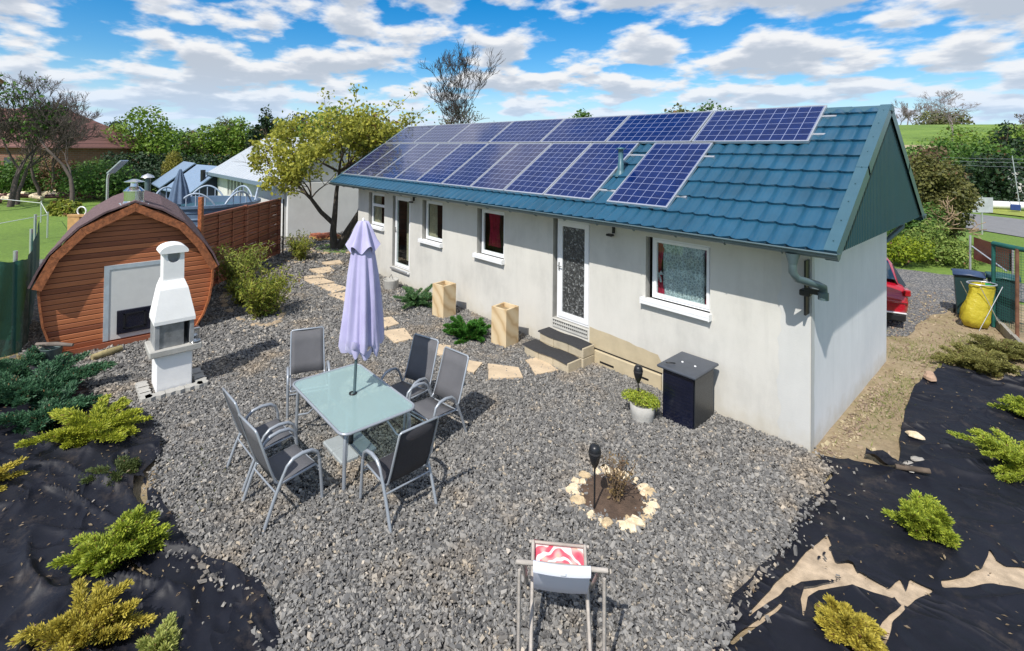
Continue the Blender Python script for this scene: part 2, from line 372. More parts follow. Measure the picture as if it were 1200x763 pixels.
MT['jun_o'] = leafmat('juniper_gold', (.60, .50, .08), (.28, .24, .04), tr=.25)
MT['jun_g'] = leafmat('juniper_green', (.46, .52, .06), (.13, .20, .025), tr=.25)
MT['jun_b'] = leafmat('juniper_blue', (.075, .18, .085), (.02, .065, .035), tr=.2)
MT['jun_f'] = leafmat('juniper_fresh', (.09, .27, .035), (.025, .10, .018), tr=.25)
MT['thuja'] = leafmat('thuja_gold', (.33, .30, .05), (.14, .15, .03))
MT['dry'] = leafmat('dry_stalk', (.30, .21, .09), (.10, .06, .035))
MT['grassleaf'] = leafmat('grass_blade', (.25, .30, .06), (.10, .13, .03))

def gravel_mat(name, light=1.0, fine=False):
    m, nt, b = newmat(name); v = objvec(nt)
    vo = nd(nt, 'ShaderNodeTexVoronoi', _Scale=26.0 if not fine else 45.0); nt.links.new(v, vo.inputs['Vector'])
    sep = nd(nt, 'ShaderNodeSeparateColor'); nt.links.new(vo.outputs['Color'], sep.inputs[0])
    k = light
    c = ramp(nt, sep.outputs[0], [(0, (.055*k, .057*k, .062*k)), (.5, (.12*k, .12*k, .125*k)), (.8, (.20*k, .195*k, .19*k)), (.93, (.33*k, .31*k, .28*k)), (1, (.5*k, .44*k, .36*k))])
    big = noise_(nt, .9, 4, .6, v)
    c = mixc(nt, c, (.24*k, .19*k, .13*k), math_(nt, 'MULTIPLY', math_(nt, 'SUBTRACT', big, .56, clamp=True), 2.5, clamp=True))
    nt.links.new(c, b.inputs['Base Color']); b.inputs['Roughness'].default_value = .9
    bump(nt, b, vo.outputs['Distance'], 1.0, .03); return m
MT['gravel'] = gravel_mat('gravel_bed')
MT['drive'] = gravel_mat('drive_gravel', 1.25, True)
m, nt, b = newmat('gravel_stone')
g = nd(nt, 'ShaderNodeNewGeometry').outputs['Random Per Island']; n = noise_(nt, 60, 3, .6, objvec(nt)); big = noise_(nt, .8, 4, .65, objvec(nt))
c = ramp(nt, g, [(0, (.095, .092, .09)), (.45, (.175, .17, .163)), (.8, (.255, .245, .23)), (.96, (.32, .30, .27)), (.99, (.42, .35, .26)), (1, (.54, .49, .43))])
c2 = ramp(nt, g, [(0, (.13, .105, .08)), (.5, (.25, .20, .145)), (1, (.48, .39, .28))])
c = mixc(nt, c, c2, math_(nt, 'MULTIPLY', math_(nt, 'SUBTRACT', big, .52, clamp=True), 5, clamp=True))
c = mixc(nt, c, (.5, .5, .5), n, 'OVERLAY'); nt.links.new(c, b.inputs['Base Color']); b.inputs['Roughness'].default_value = .75
MT['gstone'] = m

# wood with horizontal planks (Object coordinates); lines along axis
def plank_mat(name, c, c2, period, axis=2, rough=.55, gap=.06, jitter=.5, stretch=(1, 1, 1), grain=(2, 2, 40)):
    m, nt, b = newmat(name); v = objvec(nt); s = nd(nt, 'ShaderNodeSeparateXYZ'); nt.links.new(v, s.inputs[0])
    u = math_(nt, 'DIVIDE', s.outputs[axis], period); fr = math_(nt, 'FRACT', u); fl = math_(nt, 'FLOOR', u)
    w = nd(nt, 'ShaderNodeTexWhiteNoise', noise_dimensions='1D'); nt.links.new(fl, w.inputs['W'])
    gr = noise_(nt, 1.5, 6, .65, objvec(nt, grain))
    f = math_(nt, 'ADD', math_(nt, 'MULTIPLY', w.outputs[0], jitter), math_(nt, 'MULTIPLY', gr, 1-jitter*.5))
    col_ = ramp(nt, f, [(.25, c2), (.85, c)])
    knot = nd(nt, 'ShaderNodeTexVoronoi', _Scale=3.2); nt.links.new(objvec(nt, (1, 1, 2.4)), knot.inputs['Vector'])
    col_ = mixc(nt, tuple(x*.35 for x in c2), col_, math_(nt, 'MULTIPLY', math_(nt, 'SUBTRACT', knot.outputs['Distance'], .03, clamp=True), 14, clamp=True))
    edge = math_(nt, 'LESS_THAN', fr, gap); col_ = mixc(nt, col_, tuple(x*.18 for x in c2), edge)
    nt.links.new(col_, b.inputs['Base Color']); b.inputs['Roughness'].default_value = rough
    h = math_(nt, 'ADD', math_(nt, 'MULTIPLY', math_(nt, 'SMOOTH_MIN', math_(nt, 'MINIMUM', fr, math_(nt, 'SUBTRACT', 1, fr)), .15, .05), 6), math_(nt, 'MULTIPLY', gr, .2))
    bump(nt, b, h, .7, .012); return m
MT['sauna_wood'] = plank_mat('sauna_wood', (.46, .155, .06), (.19, .052, .022), .085, jitter=.6, gap=.10)
MT['fence_wood'] = plank_mat('fence_wood', (.36, .12, .06), (.17, .05, .03), .155, jitter=.5, gap=.13)
MT['trim_wood'] = mat('trim_wood', (.36, .12, .045), .55, var=.6, scale=7, bmp=.3, stretch=(3, 3, 3))
MT['pine'] = mat('pine_wood', (.52, .30, .12), .7, var=.35, scale=5, bmp=.3)
MT['shingle'] = mat('brown_shingle', (.15, .095, .10), .95, var=.4, scale=24, bmp=.7)

def plaster(name, c, c2):
    m, nt, b = newmat(name); v = objvec(nt); n1 = noise_(nt, .8, 6, .65, v); n2 = noise_(nt, 3, 5, .7, objvec(nt, (1, 1, .35)))
    cc = ramp(nt, math_(nt, 'MULTIPLY_ADD', n1, .6, math_(nt, 'MULTIPLY', n2, .4)), [(.32, c2), (.5, c), (.68, tuple(x*1.1 for x in c))])
    s = nd(nt, 'ShaderNodeSeparateXYZ'); nt.links.new(v, s.inputs[0])
    drip = noise_(nt, 3.5, 5, .7, objvec(nt, (1.6, 1.6, .12))); cc = mixc(nt, cc, tuple(x*.72 for x in c), math_(nt, 'MULTIPLY', math_(nt, 'SUBTRACT', drip, .58, clamp=True), 1.6, clamp=True))
    # splashed soil at the foot of the wall
    foot = math_(nt, 'SUBTRACT', math_(nt, 'MULTIPLY', noise_(nt, 5, 4, .6, v), .5), s.outputs[2], clamp=True)
    cc = mixc(nt, cc, (.44, .38, .26), math_(nt, 'MULTIPLY', foot, 1.4, clamp=True))
    nt.links.new(cc, b.inputs['Base Color']); b.inputs['Roughness'].default_value = .92; b.inputs['Specular IOR Level'].default_value = .2
    bump(nt, b, noise_(nt, 60, 4, .7, v), .25, .006); return m
MT['plaster'] = plaster('plaster', (.61, .595, .55), (.49, .48, .445))
MT['plaster_smooth'] = plaster('plaster_smooth', (.57, .57, .55), (.51, .515, .505))
MT['plaster_side_sunlit'] = plaster('plaster_side_sunlit', (.74, .75, .76), (.66, .68, .70))  # paler copy for the right wall: its sunlit brightness put into the colour
MT['plaster_tan'] = mat('tan_plaster', (.50, .42, .28), .9, var=.12, scale=5, bmp=.2)
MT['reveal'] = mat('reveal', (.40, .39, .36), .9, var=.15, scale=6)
MT['sandstone'] = None
m, nt, b = newmat('sandstone_block'); v = objvec(nt)
w = nd(nt, 'ShaderNodeTexWave', wave_type='BANDS', bands_direction='DIAGONAL', _Scale=2.0, _Distortion=6.0, _Detail=3.0); w.inputs['Detail Scale'].default_value = .8; nt.links.new(v, w.inputs['Vector'])
c = ramp(nt, w.outputs['Fac'], [(0, (.50, .35, .19)), (.2, (.60, .45, .26)), (1, (.66, .53, .34))]); nt.links.new(c, b.inputs['Base Color']); b.inputs['Roughness'].default_value = .8; bump(nt, b, noise_(nt, 50, 3, .6, v), .2, .005); MT['sandstone'] = m
MT['slab'] = mat('sand_slab', (.56, .44, .30), .85, var=.22, scale=4, bmp=.3, c2=(.46, .36, .25))
MT['step_block'] = mat('step_block', (.50, .43, .31), .85, var=.18, scale=6, bmp=.3)
MT['mat_black'] = mat('rubber_mat', (.03, .03, .033), .8, var=.2, scale=30, bmp=.5)
MT['fabric_grey'] = mat('mesh_fabric', (.115, .115, .125), .75, var=.12, scale=5, bmp=.4, bscale=250)
MT['fabric_dark'] = mat('mesh_fabric_dark', (.04, .038, .045), .75, var=.12, scale=5, bmp=.4, bscale=250)
m, nt, b = newmat('parasol_fabric'); v = objvec(nt)
c = ramp(nt, noise_(nt, 3, 4, .6, v), [(.3, (.40, .37, .60)), (.7, (.50, .48, .70))]); nt.links.new(c, b.inputs['Base Color']); b.inputs['Roughness'].default_value = .85; b.inputs['Sheen Weight'].default_value = .3; bump(nt, b, noise_(nt, 350, 2, .5, v), .1, .002); MT['parasol'] = m
m, nt, b = newmat('weed_fabric'); v = objvec(nt)
n = noise_(nt, 1.8, 6, .7, v); c = ramp(nt, n, [(.35, (.004, .005, .010)), (.6, (.008, .009, .016)), (.8, (.02, .019, .021))])
dust = math_(nt, 'MULTIPLY', math_(nt, 'SUBTRACT', noise_(nt, 2.3, 8, .8, v), .545, clamp=True), 3.5, clamp=True); c = mixc(nt, c, (.13, .10, .075), math_(nt, 'MULTIPLY', dust, .55))
nt.links.new(c, b.inputs['Base Color']); b.inputs['Roughness'].default_value = .55; b.inputs['Specular IOR Level'].default_value = .32
wr_ = noise_(nt, .9, 2, .5, objvec(nt, (1, 1.8, 1)), 1.2); bump(nt, b, math_(nt, 'ADD', math_(nt, 'POWER', math_(nt, 'SUBTRACT', 1, math_(nt, 'ABSOLUTE', math_(nt, 'MULTIPLY_ADD', wr_, 4, -2)), clamp=True), 3), math_(nt, 'MULTIPLY', noise_(nt, 7, 4, .6, v, .5), .22)), .55, .05); MT['weed'] = m
m, nt, b = newmat('frosted_glass_top'); v = objvec(nt)
b.inputs['Base Color'].default_value = (.46, .60, .60, 1); b.inputs['Roughness'].default_value = .12
tr = nd(nt, 'ShaderNodeBsdfTransparent'); tr.inputs[0].default_value = (.80, .93, .92, 1); mx = nd(nt, 'ShaderNodeMixShader', _Fac=.55); nt.links.new(b.outputs[0], mx.inputs[1]); nt.links.new(tr.outputs[0], mx.inputs[2]); nt.links.new(mx.outputs[0], nt.nodes['Material Output'].inputs[0])
bump(nt, b, noise_(nt, 120, 2, .5, v), .08, .002); MT['table_glass'] = m
def glass_mat(name, tint=(.85, .9, .9), rough=.02, bmp=0, fr=1.5):
    m, nt, b = newmat(name); g = nd(nt, 'ShaderNodeBsdfGlossy'); g.inputs['Roughness'].default_value = rough; t = nd(nt, 'ShaderNodeBsdfTransparent'); t.inputs[0].default_value = (*tint, 1)
    f = nd(nt, 'ShaderNodeLayerWeight'); f.inputs[0].default_value = .5; mx = nd(nt, 'ShaderNodeMixShader'); nt.links.new(math_(nt, 'MULTIPLY_ADD', math_(nt, 'POWER', f.outputs['Facing'], 4.5), .9, .05, clamp=True), mx.inputs[0]); nt.links.new(t.outputs[0], mx.inputs[1]); nt.links.new(g.outputs[0], mx.inputs[2]); nt.links.new(mx.outputs[0], nt.nodes['Material Output'].inputs[0])
    if bmp:
        n = nd(nt, 'ShaderNodeBump', _Strength=1.0, _Distance=.004); vo = nd(nt, 'ShaderNodeTexVoronoi', _Scale=bmp); nt.links.new(objvec(nt), vo.inputs['Vector']); nt.links.new(vo.outputs['Distance'], n.inputs['Height']); nt.links.new(n.outputs[0], g.inputs['Normal']); nt.links.new(n.outputs[0], f.inputs['Normal'])
    return m
MT['glass'] = glass_mat('window_glass')
m, nt, b = newmat('ornament_glass'); vo = nd(nt, 'ShaderNodeTexVoronoi', _Scale=38.0); nt.links.new(objvec(nt), vo.inputs['Vector'])
sep = nd(nt, 'ShaderNodeSeparateColor'); nt.links.new(vo.outputs['Color'], sep.inputs[0]); c = ramp(nt, sep.outputs[0], [(0, (.03, .032, .034)), (.6, (.06, .064, .064)), (.85, (.12, .125, .125)), (1, (.26, .27, .27))])
nt.links.new(c, b.inputs['Base Color']); b.inputs['Roughness'].default_value = .12; bump(nt, b, vo.outputs['Distance'], .8, .01); MT['orn_glass'] = m
MT['room'] = mat('room_dark', (.10, .085, .07), .9)
MT['curtain_r'] = mat('red_curtain', (.50, .02, .06), .8, var=.4, scale=9)
MT['curtain_b'] = mat('beige_curtain', (.66, .55, .38), .85, var=.2, scale=9)
m, nt, b = newmat('lace'); v = objvec(nt); vo = nd(nt, 'ShaderNodeTexVoronoi', _Scale=26.0, feature='DISTANCE_TO_EDGE'); nt.links.new(v, vo.inputs['Vector'])
b.inputs['Base Color'].default_value = (.88, .95, .96, 1); b.inputs['Roughness'].default_value = .9
a = ramp(nt, math_(nt, 'ADD', vo.outputs['Distance'], math_(nt, 'MULTIPLY', noise_(nt, 6, 3, .6, v), .25)), [(.10, (.97,)*3), (.28, (.48,)*3)]); nt.links.new(a, b.inputs['Alpha']); MT['lace'] = m
m, nt, b = newmat('brick'); br = nd(nt, 'ShaderNodeTexBrick', _Scale=1.0); br.inputs['Color1'].default_value = (.24, .10, .065, 1); br.inputs['Color2'].default_value = (.17, .075, .05, 1); br.inputs['Mortar'].default_value = (.2, .16, .13, 1); br.inputs['Brick Width'].default_value = .5; br.inputs['Row Height'].default_value = .18
_s = nd(nt, 'ShaderNodeSeparateXYZ'); nt.links.new(objvec(nt), _s.inputs[0]); _c = nd(nt, 'ShaderNodeCombineXYZ'); nt.links.new(math_(nt, 'ADD', _s.outputs[0], _s.outputs[1]), _c.inputs[0]); nt.links.new(_s.outputs[2], _c.inputs[1]); nt.links.new(_c.outputs[0], br.inputs['Vector']); nt.links.new(br.outputs[0], b.inputs['Base Color']); b.inputs['Roughness'].default_value = .9; MT['brick'] = m
MT['redroof'] = plank_mat('red_tile_roof', (.20, .095, .08), (.14, .062, .052), .35, axis=2, rough=.85, gap=.12, jitter=.3)
# solar cells: 6 x 10 in object space (x 0..0.99, y 0..1.65)
def cell_mat(name, base, base2, cw=.5, ci=1.33):
    m, nt, b = newmat(name); s = nd(nt, 'ShaderNodeSeparateXYZ'); nt.links.new(nd(nt, 'ShaderNodeTexCoord').outputs['Object'], s.inputs[0])
    L = None
    for ax, n_, w in ((0, 6, .022), (1, 10, .022)):
        u = math_(nt, 'DIVIDE', math_(nt, 'SUBTRACT', s.outputs[ax], .0325), (.925 if ax == 0 else 1.585)/n_); fr_ = math_(nt, 'FRACT', u)
        e = math_(nt, 'MAXIMUM', math_(nt, 'LESS_THAN', fr_, w), math_(nt, 'GREATER_THAN', fr_, 1-w)); L = e if L is None else math_(nt, 'MAXIMUM', L, e)
    fu = math_(nt, 'FRACT', math_(nt, 'MULTIPLY', math_(nt, 'SUBTRACT', s.outputs[0], .0325), 3*6/.925)); bus = math_(nt, 'LESS_THAN', fu, .04)
    n = noise_(nt, 3, 4, .6, objvec(nt)); vo = nd(nt, 'ShaderNodeTexVoronoi', _Scale=60.0); nt.links.new(objvec(nt), vo.inputs['Vector'])
    sp = nd(nt, 'ShaderNodeSeparateColor'); nt.links.new(vo.outputs['Color'], sp.inputs[0])
    c = ramp(nt, math_(nt, 'MULTIPLY_ADD', sp.outputs[0], .3, math_(nt, 'MULTIPLY', n, .7)), [(.25, base2), (.75, base)])
    c = mixc(nt, c, (.10, .12, .24), math_(nt, 'MULTIPLY', bus, .18)); c = mixc(nt, c, (.25, .29, .45), L); nt.links.new(c, b.inputs['Base Color'])
    b.inputs['Roughness'].default_value = .25; b.inputs['Specular IOR Level'].default_value = .12; b.inputs['Coat Weight'].default_value = cw; b.inputs['Coat Roughness'].default_value = .05; b.inputs['Coat IOR'].default_value = ci; return m
MT['cells'] = cell_mat('solar_cells', (.001, .017, .115), (.001, .008, .06))
MT['cells_p'] = cell_mat('solar_cells_sky_violet', (.018, .022, .095), (.011, .013, .055), 1.0, 1.5)  # violet cast of reflected sky put into the base colour

# ------------------------------------------------------------------ sky, sun
SUN = Vector((.22, -.60, .77)).normalized()
w = bpy.data.worlds.new('World'); sc.world = w; w.use_nodes = True; nt = w.node_tree; bg = nt.nodes['Background']
sky = nd(nt, 'ShaderNodeTexSky', sky_type='NISHITA'); sky.sun_disc = False; sky.sun_elevation = math.asin(SUN.z); sky.sun_rotation = atan2(SUN.x, SUN.y); sky.air_density = 1.0; sky.dust_density = .6; sky.ozone_density = 2.5
tc = nd(nt, 'ShaderNodeTexCoord').outputs['Generated']; sp = nd(nt, 'ShaderNodeSeparateXYZ'); nt.links.new(tc, sp.inputs[0])
zc = math_(nt, 'MAXIMUM', sp.outputs[2], 0.0)
def cloudfield(dz, scale, detail, seed):
    den = math_(nt, 'ADD', zc, .19+dz); cb = nd(nt, 'ShaderNodeCombineXYZ')
    nt.links.new(math_(nt, 'DIVIDE', sp.outputs[0], den), cb.inputs[0]); nt.links.new(math_(nt, 'DIVIDE', sp.outputs[1], den), cb.inputs[1]); cb.inputs[2].default_value = seed
    return noise_(nt, scale, detail, .52, cb.outputs[0])
SEED = 7.3
d0 = cloudfield(0, 2.9, 9, SEED); d1 = cloudfield(.015, 2.9, 5, SEED); lo = cloudfield(0, .6, 2, SEED+9)
dens = math_(nt, 'ADD', d0, math_(nt, 'MULTIPLY', math_(nt, 'SUBTRACT', lo, .5), .35))
cov = nd(nt, 'ShaderNodeMapRange', interpolation_type='SMOOTHSTEP'); cov.inputs['From Min'].default_value = .415; cov.inputs['From Max'].default_value = .535; nt.links.new(dens, cov.inputs[0])
dens1 = math_(nt, 'ADD', d1, math_(nt, 'MULTIPLY', math_(nt, 'SUBTRACT', lo, .5), .35))
# thick cloud overhead of the sample = its grey base; thin above = sunlit top
sh = nd(nt, 'ShaderNodeMapRange', interpolation_type='SMOOTHSTEP'); sh.inputs['From Min'].default_value = .46; sh.inputs['From Max'].default_value = .62; nt.links.new(dens1, sh.inputs[0])
ccol = ramp(nt, sh.outputs[0], [(0, (.97, .975, .985)), (.45, (.72, .76, .83)), (1, (.55, .61, .70))])
skyc = nd(nt, 'ShaderNodeHueSaturation', _Saturation=1.55, _Value=.88); nt.links.new(sky.outputs[0], skyc.inputs['Color'])
cl = nd(nt, 'ShaderNodeVectorMath', operation='SCALE'); nt.links.new(ccol, cl.inputs[0]); cl.inputs['Scale'].default_value = 5.7
fade = nd(nt, 'ShaderNodeMapRange'); fade.inputs['From Min'].default_value = 0; fade.inputs['From Max'].default_value = .05; nt.links.new(sp.outputs[2], fade.inputs[0])
mx = nd(nt, 'ShaderNodeMix', data_type='RGBA'); nt.links.new(math_(nt, 'MULTIPLY', cov.outputs[0], math_(nt, 'MULTIPLY_ADD', fade.outputs[0], .35, .62)), mx.inputs[0]); nt.links.new(skyc.outputs[0], mx.inputs[6]); nt.links.new(cl.outputs[0], mx.inputs[7])
hz_ = nd(nt, 'ShaderNodeMapRange', interpolation_type='SMOOTHSTEP'); hz_.inputs['From Min'].default_value = .16; hz_.inputs['From Max'].default_value = -.01; nt.links.new(sp.outputs[2], hz_.inputs[0])
nt.links.new(mixc(nt, mx.outputs[2], (3.2, 4.5, 6.2), math_(nt, 'MULTIPLY', hz_.outputs[0], .75)), bg.inputs[0]); bg.inputs[1].default_value = .128
sd = bpy.data.lights.new('sun', 'SUN'); so = bpy.data.objects.new('sun', sd); col.objects.link(so); sd.energy = 3.8; sd.angle = radians(.55); sd.color = (1, .955, .88)
so.rotation_euler = SUN.to_track_quat('Z', 'Y').to_euler(); so.location = (0, -5, 20)
sc.view_settings.view_transform = 'Standard'; sc.view_settings.look = 'None'; sc.view_settings.exposure = .40; sc.view_settings.gamma = 1
sc.render.engine = 'CYCLES'; sc.cycles.max_bounces = 6; sc.cycles.transparent_max_bounces = 12; sc.cycles.use_denoising = True

# ------------------------------------------------------------------ ground
def smooth(a, b, x): t = np.clip((x-a)/(b-a), 0, 1); return t*t*(3-2*t)
rr = np.concatenate([[0.0], 2*1.085**np.arange(0, 82)]); na = 180
A = np.linspace(-pi, pi, na, endpoint=False)
RR, AA = np.meshgrid(rr, A, indexing='ij'); X = CAM.x+RR*np.sin(AA)*-1; Y = CAM.y+RR*np.cos(AA)   # AA: angle left of +Y
Hm = 11.5*smooth(radians(66), radians(38), np.abs(AA-radians(6)))+1.2
Z = -.035 + Hm*smooth(45, 230, RR)*(1+.06*np.sin(AA*9)) + .02*np.sin(X*.7)*np.cos(Y*.5)*smooth(20, 40, RR)
I = np.arange(len(rr)*na).reshape(len(rr), na); J = np.roll(I, -1, 1)
F = np.stack([I[:-1], J[:-1], J[1:], I[1:]], -1).reshape(-1, 4)
m, nt, b = newmat('meadow'); v = objvec(nt); n1 = noise_(nt, .12, 6, .6, v); n2 = noise_(nt, 9, 4, .7, v)
c = ramp(nt, math_(nt, 'MULTIPLY_ADD', n2, .45, math_(nt, 'MULTIPLY', n1, .55)), [(.3, (.07, .11, .02)), (.5, (.13, .22, .03)), (.7, (.24, .33, .06))])
s = nd(nt, 'ShaderNodeSeparateXYZ'); nt.links.new(v, s.inputs[0])
band = math_(nt, 'LESS_THAN', math_(nt, 'ABSOLUTE', math_(nt, 'SUBTRACT', math_(nt, 'ADD', s.outputs[1], math_(nt, 'MULTIPLY', n1, 12)), 118)), 4)
c = mixc(nt, c, (.38, .31, .18), band); nt.links.new(c, b.inputs['Base Color']); b.inputs['Roughness'].default_value = .95; bump(nt, b, noise_(nt, 30, 4, .8, v), .6, .05)
o = mesh_np('ground', np.stack([X, Y, Z], -1).reshape(-1, 3), F, m, smooth=True); tag(o, 'green meadow ground rising to a grassy hill', kind='structure')
soilm, nt, b = newmat('sandy_soil'); v = objvec(nt); n1 = noise_(nt, 1.6, 6, .7, v); n2 = noise_(nt, 14, 5, .7, v)
c = ramp(nt, math_(nt, 'MULTIPLY_ADD', n2, .4, math_(nt, 'MULTIPLY', n1, .6)), [(.3, (.20, .15, .085)), (.5, (.34, .26, .16)), (.65, (.45, .36, .24))])
gr = math_(nt, 'MULTIPLY', math_(nt, 'SUBTRACT', noise_(nt, .9, 5, .7, v), .50, clamp=True), 5, clamp=True); c = mixc(nt, c, (.20, .21, .05), math_(nt, 'MULTIPLY', gr, .6))
nt.links.new(c, b.inputs['Base Color']); b.inputs['Roughness'].default_value = .95; bump(nt, b, noise_(nt, 22, 6, .75, v), .8, .04); MT['soil'] = soilm
def zfl(z, a=0, s=1.0): return lambda x, y: z+a*vnoise(x, y, s)
SOIL = wob([(-.6, 9.8), (.3, 10.4), (2.6, 10), (4, 6), (4, -8), (-1.2, -8.5), (-9.4, -9), (-10.5, -7.4), (-9, -6.2), (-5.4, -5.2), (-1, -4.4), (-.8, -.05), (-.7, 4)], .1, .4)
tag(sheet('soil', SOIL, [], .16, zfl(-.012, .012, 2.0), soilm), 'sandy soil strip', kind='structure')
sandm = mat('pale_sand', (.50, .39, .275), .95, var=.35, scale=9, bmp=.5, bscale=120)
YARD = wob([(.28, -.2), (.30, -1.1), (.34, -1.65), (.32, -2.1), (.28, -2.7), (.36, -3.2), (.3, -6), (-1.0, -6.4), (-1.65, -5.45), (-2.2, -5.40), (-2.56, -5.6), (-3, -5.72), (-3.96, -5.82), (-4.5, -5.72), (-4.9, -5.6), (-5.34, -5.6), (-5.95, -5.75), (-6.3, -6.0), (-7.3, -6.25), (-8.6, -7.0), (-18, -7.2), (-18.2, 6), (-11.6, 6), (-11.4, -.0), (0, .02)], .07, .2)
tag(sheet('gravel_yard', YARD, [], .12, zfl(0, .012, 1.3), MT['gravel']), 'dark grey gravel yard bed', kind='structure')
DRV = wob([(-.9, 4.6), (.0, 5.6), (.1, 7.6), (.45, 9.2), (1.2, 10.5), (3.4, 11), (3.4, 13.4), (.1, 12.7), (-1.6, 12.3), (-8, 13), (-12, 9), (-8, 4.2)], .18, .4)
tag(sheet('driveway', DRV, [], .2, zfl(-.004, .0, 1), MT['drive']), 'grey gravel driveway behind the house', kind='structure')
# road beyond the drive
MT['asphalt'] = mat('asphalt', (.20, .20, .205), .9, var=.15, scale=3, bmp=.3, bscale=150)
rp = [(-9, 31), (-3, 27.5), (2, 23), (6.5, 15.5), (9.5, 4), (10, -4), (15, -4), (14.2, 6), (11, 17), (6, 26), (.5, 32.5), (-8, 37), (-30, 46), (-32, 41)]
tag(sheet('road', rp, [], .5, zfl(.0, 0, 1), MT['asphalt']), 'pale asphalt road curving past the garden', kind='structure')
vp = [(-30, 48), (-8, 39), (.5, 34.2), (6.3, 27.4), (8, 29), (2, 37), (-8, 43), (-30, 52)]
tag(sheet('verge', vp, [], .5, zfl(.02, 0, 1), mat('verge_grass', (.26, .30, .05), .95, var=.3, scale=2, bmp=.5)), 'yellow green grass verge across the road', kind='structure')
# ---- loose stones
HOUSE = [(-11.6, -.03), (.03, -.03), (.03, 3.9), (-11.6, 3.9)]
def scatter(n, x0, x1, y0, y1, inside, outs):
    P = np.column_stack([rng.uniform(x0, x1, n), rng.uniform(y0, y1, n)]); k = inpoly(P, inside)
    for o_ in outs: k &= ~inpoly(P, o_)
    return P[k]
VOID = [HOUSE, [(-1.02+.31*cos(q), -2.38+.31*sin(q)) for q in np.linspace(0, 2*pi, 20, endpoint=False)]]
S1 = scatter(200000, -6.6, .45, -6.6, .1, YARD, VOID); S2 = scatter(46000, -11, -6.6, -6.9, .1, YARD, VOID); S3 = scatter(13000, -17.5, -11, -6.5, 5, YARD, VOID)
P = np.concatenate([S1, S2, S3]); sz = np.concatenate([rng.gamma(7, .0036, len(S1)), rng.gamma(8, .0046, len(S2)), rng.gamma(9, .007, len(S3))]).clip(.010, .085)
edge = rng.normal(size=(len(P), 2))*.035*np.where(rng.random((len(P), 1)) < .06, 5, 1); P = P+edge; _k = ~inpoly(P, HOUSE); P = P[_k]; sz = sz[_k]
z = rng.uniform(.0, .022, len(P))+.012+np.where(inpoly(P, YARD), 0, .03)
V, F = stones_np(np.column_stack([P, z]), sz)
tag(mesh_np('gravel', V, F, MT['gstone']), 'crushed dark grey gravel stones covering the yard', 'gravel', kind='stuff')
# ------------------------------------------------------------------ THE HOUSE
XL, D, YE, ZE, XE, YR, ZR = -11.5, 3.85, -.50, 2.40, .383, 2.0, 4.06
TH = atan2(ZR-ZE, YR-YE); WT = 2.50
house = thing('house', 'long low rendered house with a teal metal tile roof under solar panels', 'house', (0, 0, 0))
OPEN = [(-10.85, -9.96, 1.27, 2.19), (-9.52, -8.66, .36, 2.19), (-8.12, -7.29, 1.25, 2.20), (-6.05, -5.22, 1.25, 2.20), (-3.95, -3.16, .50, 2.24), (-2.13, -1.17, 1.25, 2.17)]
def wall_open(mb, x0, x1, z0, z1, y, depth, ops, seg=.5):
    xs = sorted({x0, x1, *[o[0] for o in ops], *[o[1] for o in ops]}); zs = sorted({z0, z1, *[o[2] for o in ops], *[o[3] for o in ops]})
    for a, b_ in zip(xs, xs[1:]):
        for c_, d_ in zip(zs, zs[1:]):
            if any(o[0] <= a and b_ <= o[1] and o[2] <= c_ and d_ <= o[3] for o in ops): continue
            mb.add([(a, y, c_), (b_, y, c_), (b_, y, d_), (a, y, d_)], [[0, 1, 2, 3]])
    mb.m = 1
    for o in ops:
        a, b_, c_, d_ = o; q = y+depth
        mb.add([(a, y, c_), (a, q, c_), (a, q, d_), (a, y, d_)], [[0, 3, 2, 1]]); mb.add([(b_, y, c_), (b_, q, c_), (b_, q, d_), (b_, y, d_)], [[0, 1, 2, 3]])
        mb.add([(a, y, c_), (b_, y, c_), (b_, q, c_), (a, q, c_)], [[0, 3, 2, 1]]); mb.add([(a, y, d_), (b_, y, d_), (b_, q, d_), (a, q, d_)], [[0, 1, 2, 3]])
    mb.m = 0
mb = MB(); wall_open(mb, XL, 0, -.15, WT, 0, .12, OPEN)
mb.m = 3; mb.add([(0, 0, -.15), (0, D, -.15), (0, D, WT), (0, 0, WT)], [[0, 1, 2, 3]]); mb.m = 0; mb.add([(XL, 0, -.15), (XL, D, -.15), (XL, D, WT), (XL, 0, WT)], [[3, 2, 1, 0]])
mb.add([(0, D, -.15), (XL, D, -.15), (XL, D, WT), (0, D, WT)], [[0, 1, 2, 3]])
mb.m = 2
mb.add([(XL+.1, .6, -.1), (-.1, .6, -.1), (-.1, .6, WT), (XL+.1, .6, WT)], [[0, 1, 2, 3]]); mb.add([(XL, .12, WT-.02), (0, .12, WT-.02), (0, .62, WT-.02), (XL, .62, WT-.02)], [[0, 1, 2, 3]])
mb.add([(XL, .12, .3), (0, .12, .3), (0, .62, .3), (XL, .62, .3)], [[0, 1, 2, 3]])
mb.build('wall', [MT['plaster'], MT['reveal'], MT['room'], MT['plaster_side_sunlit']], house)
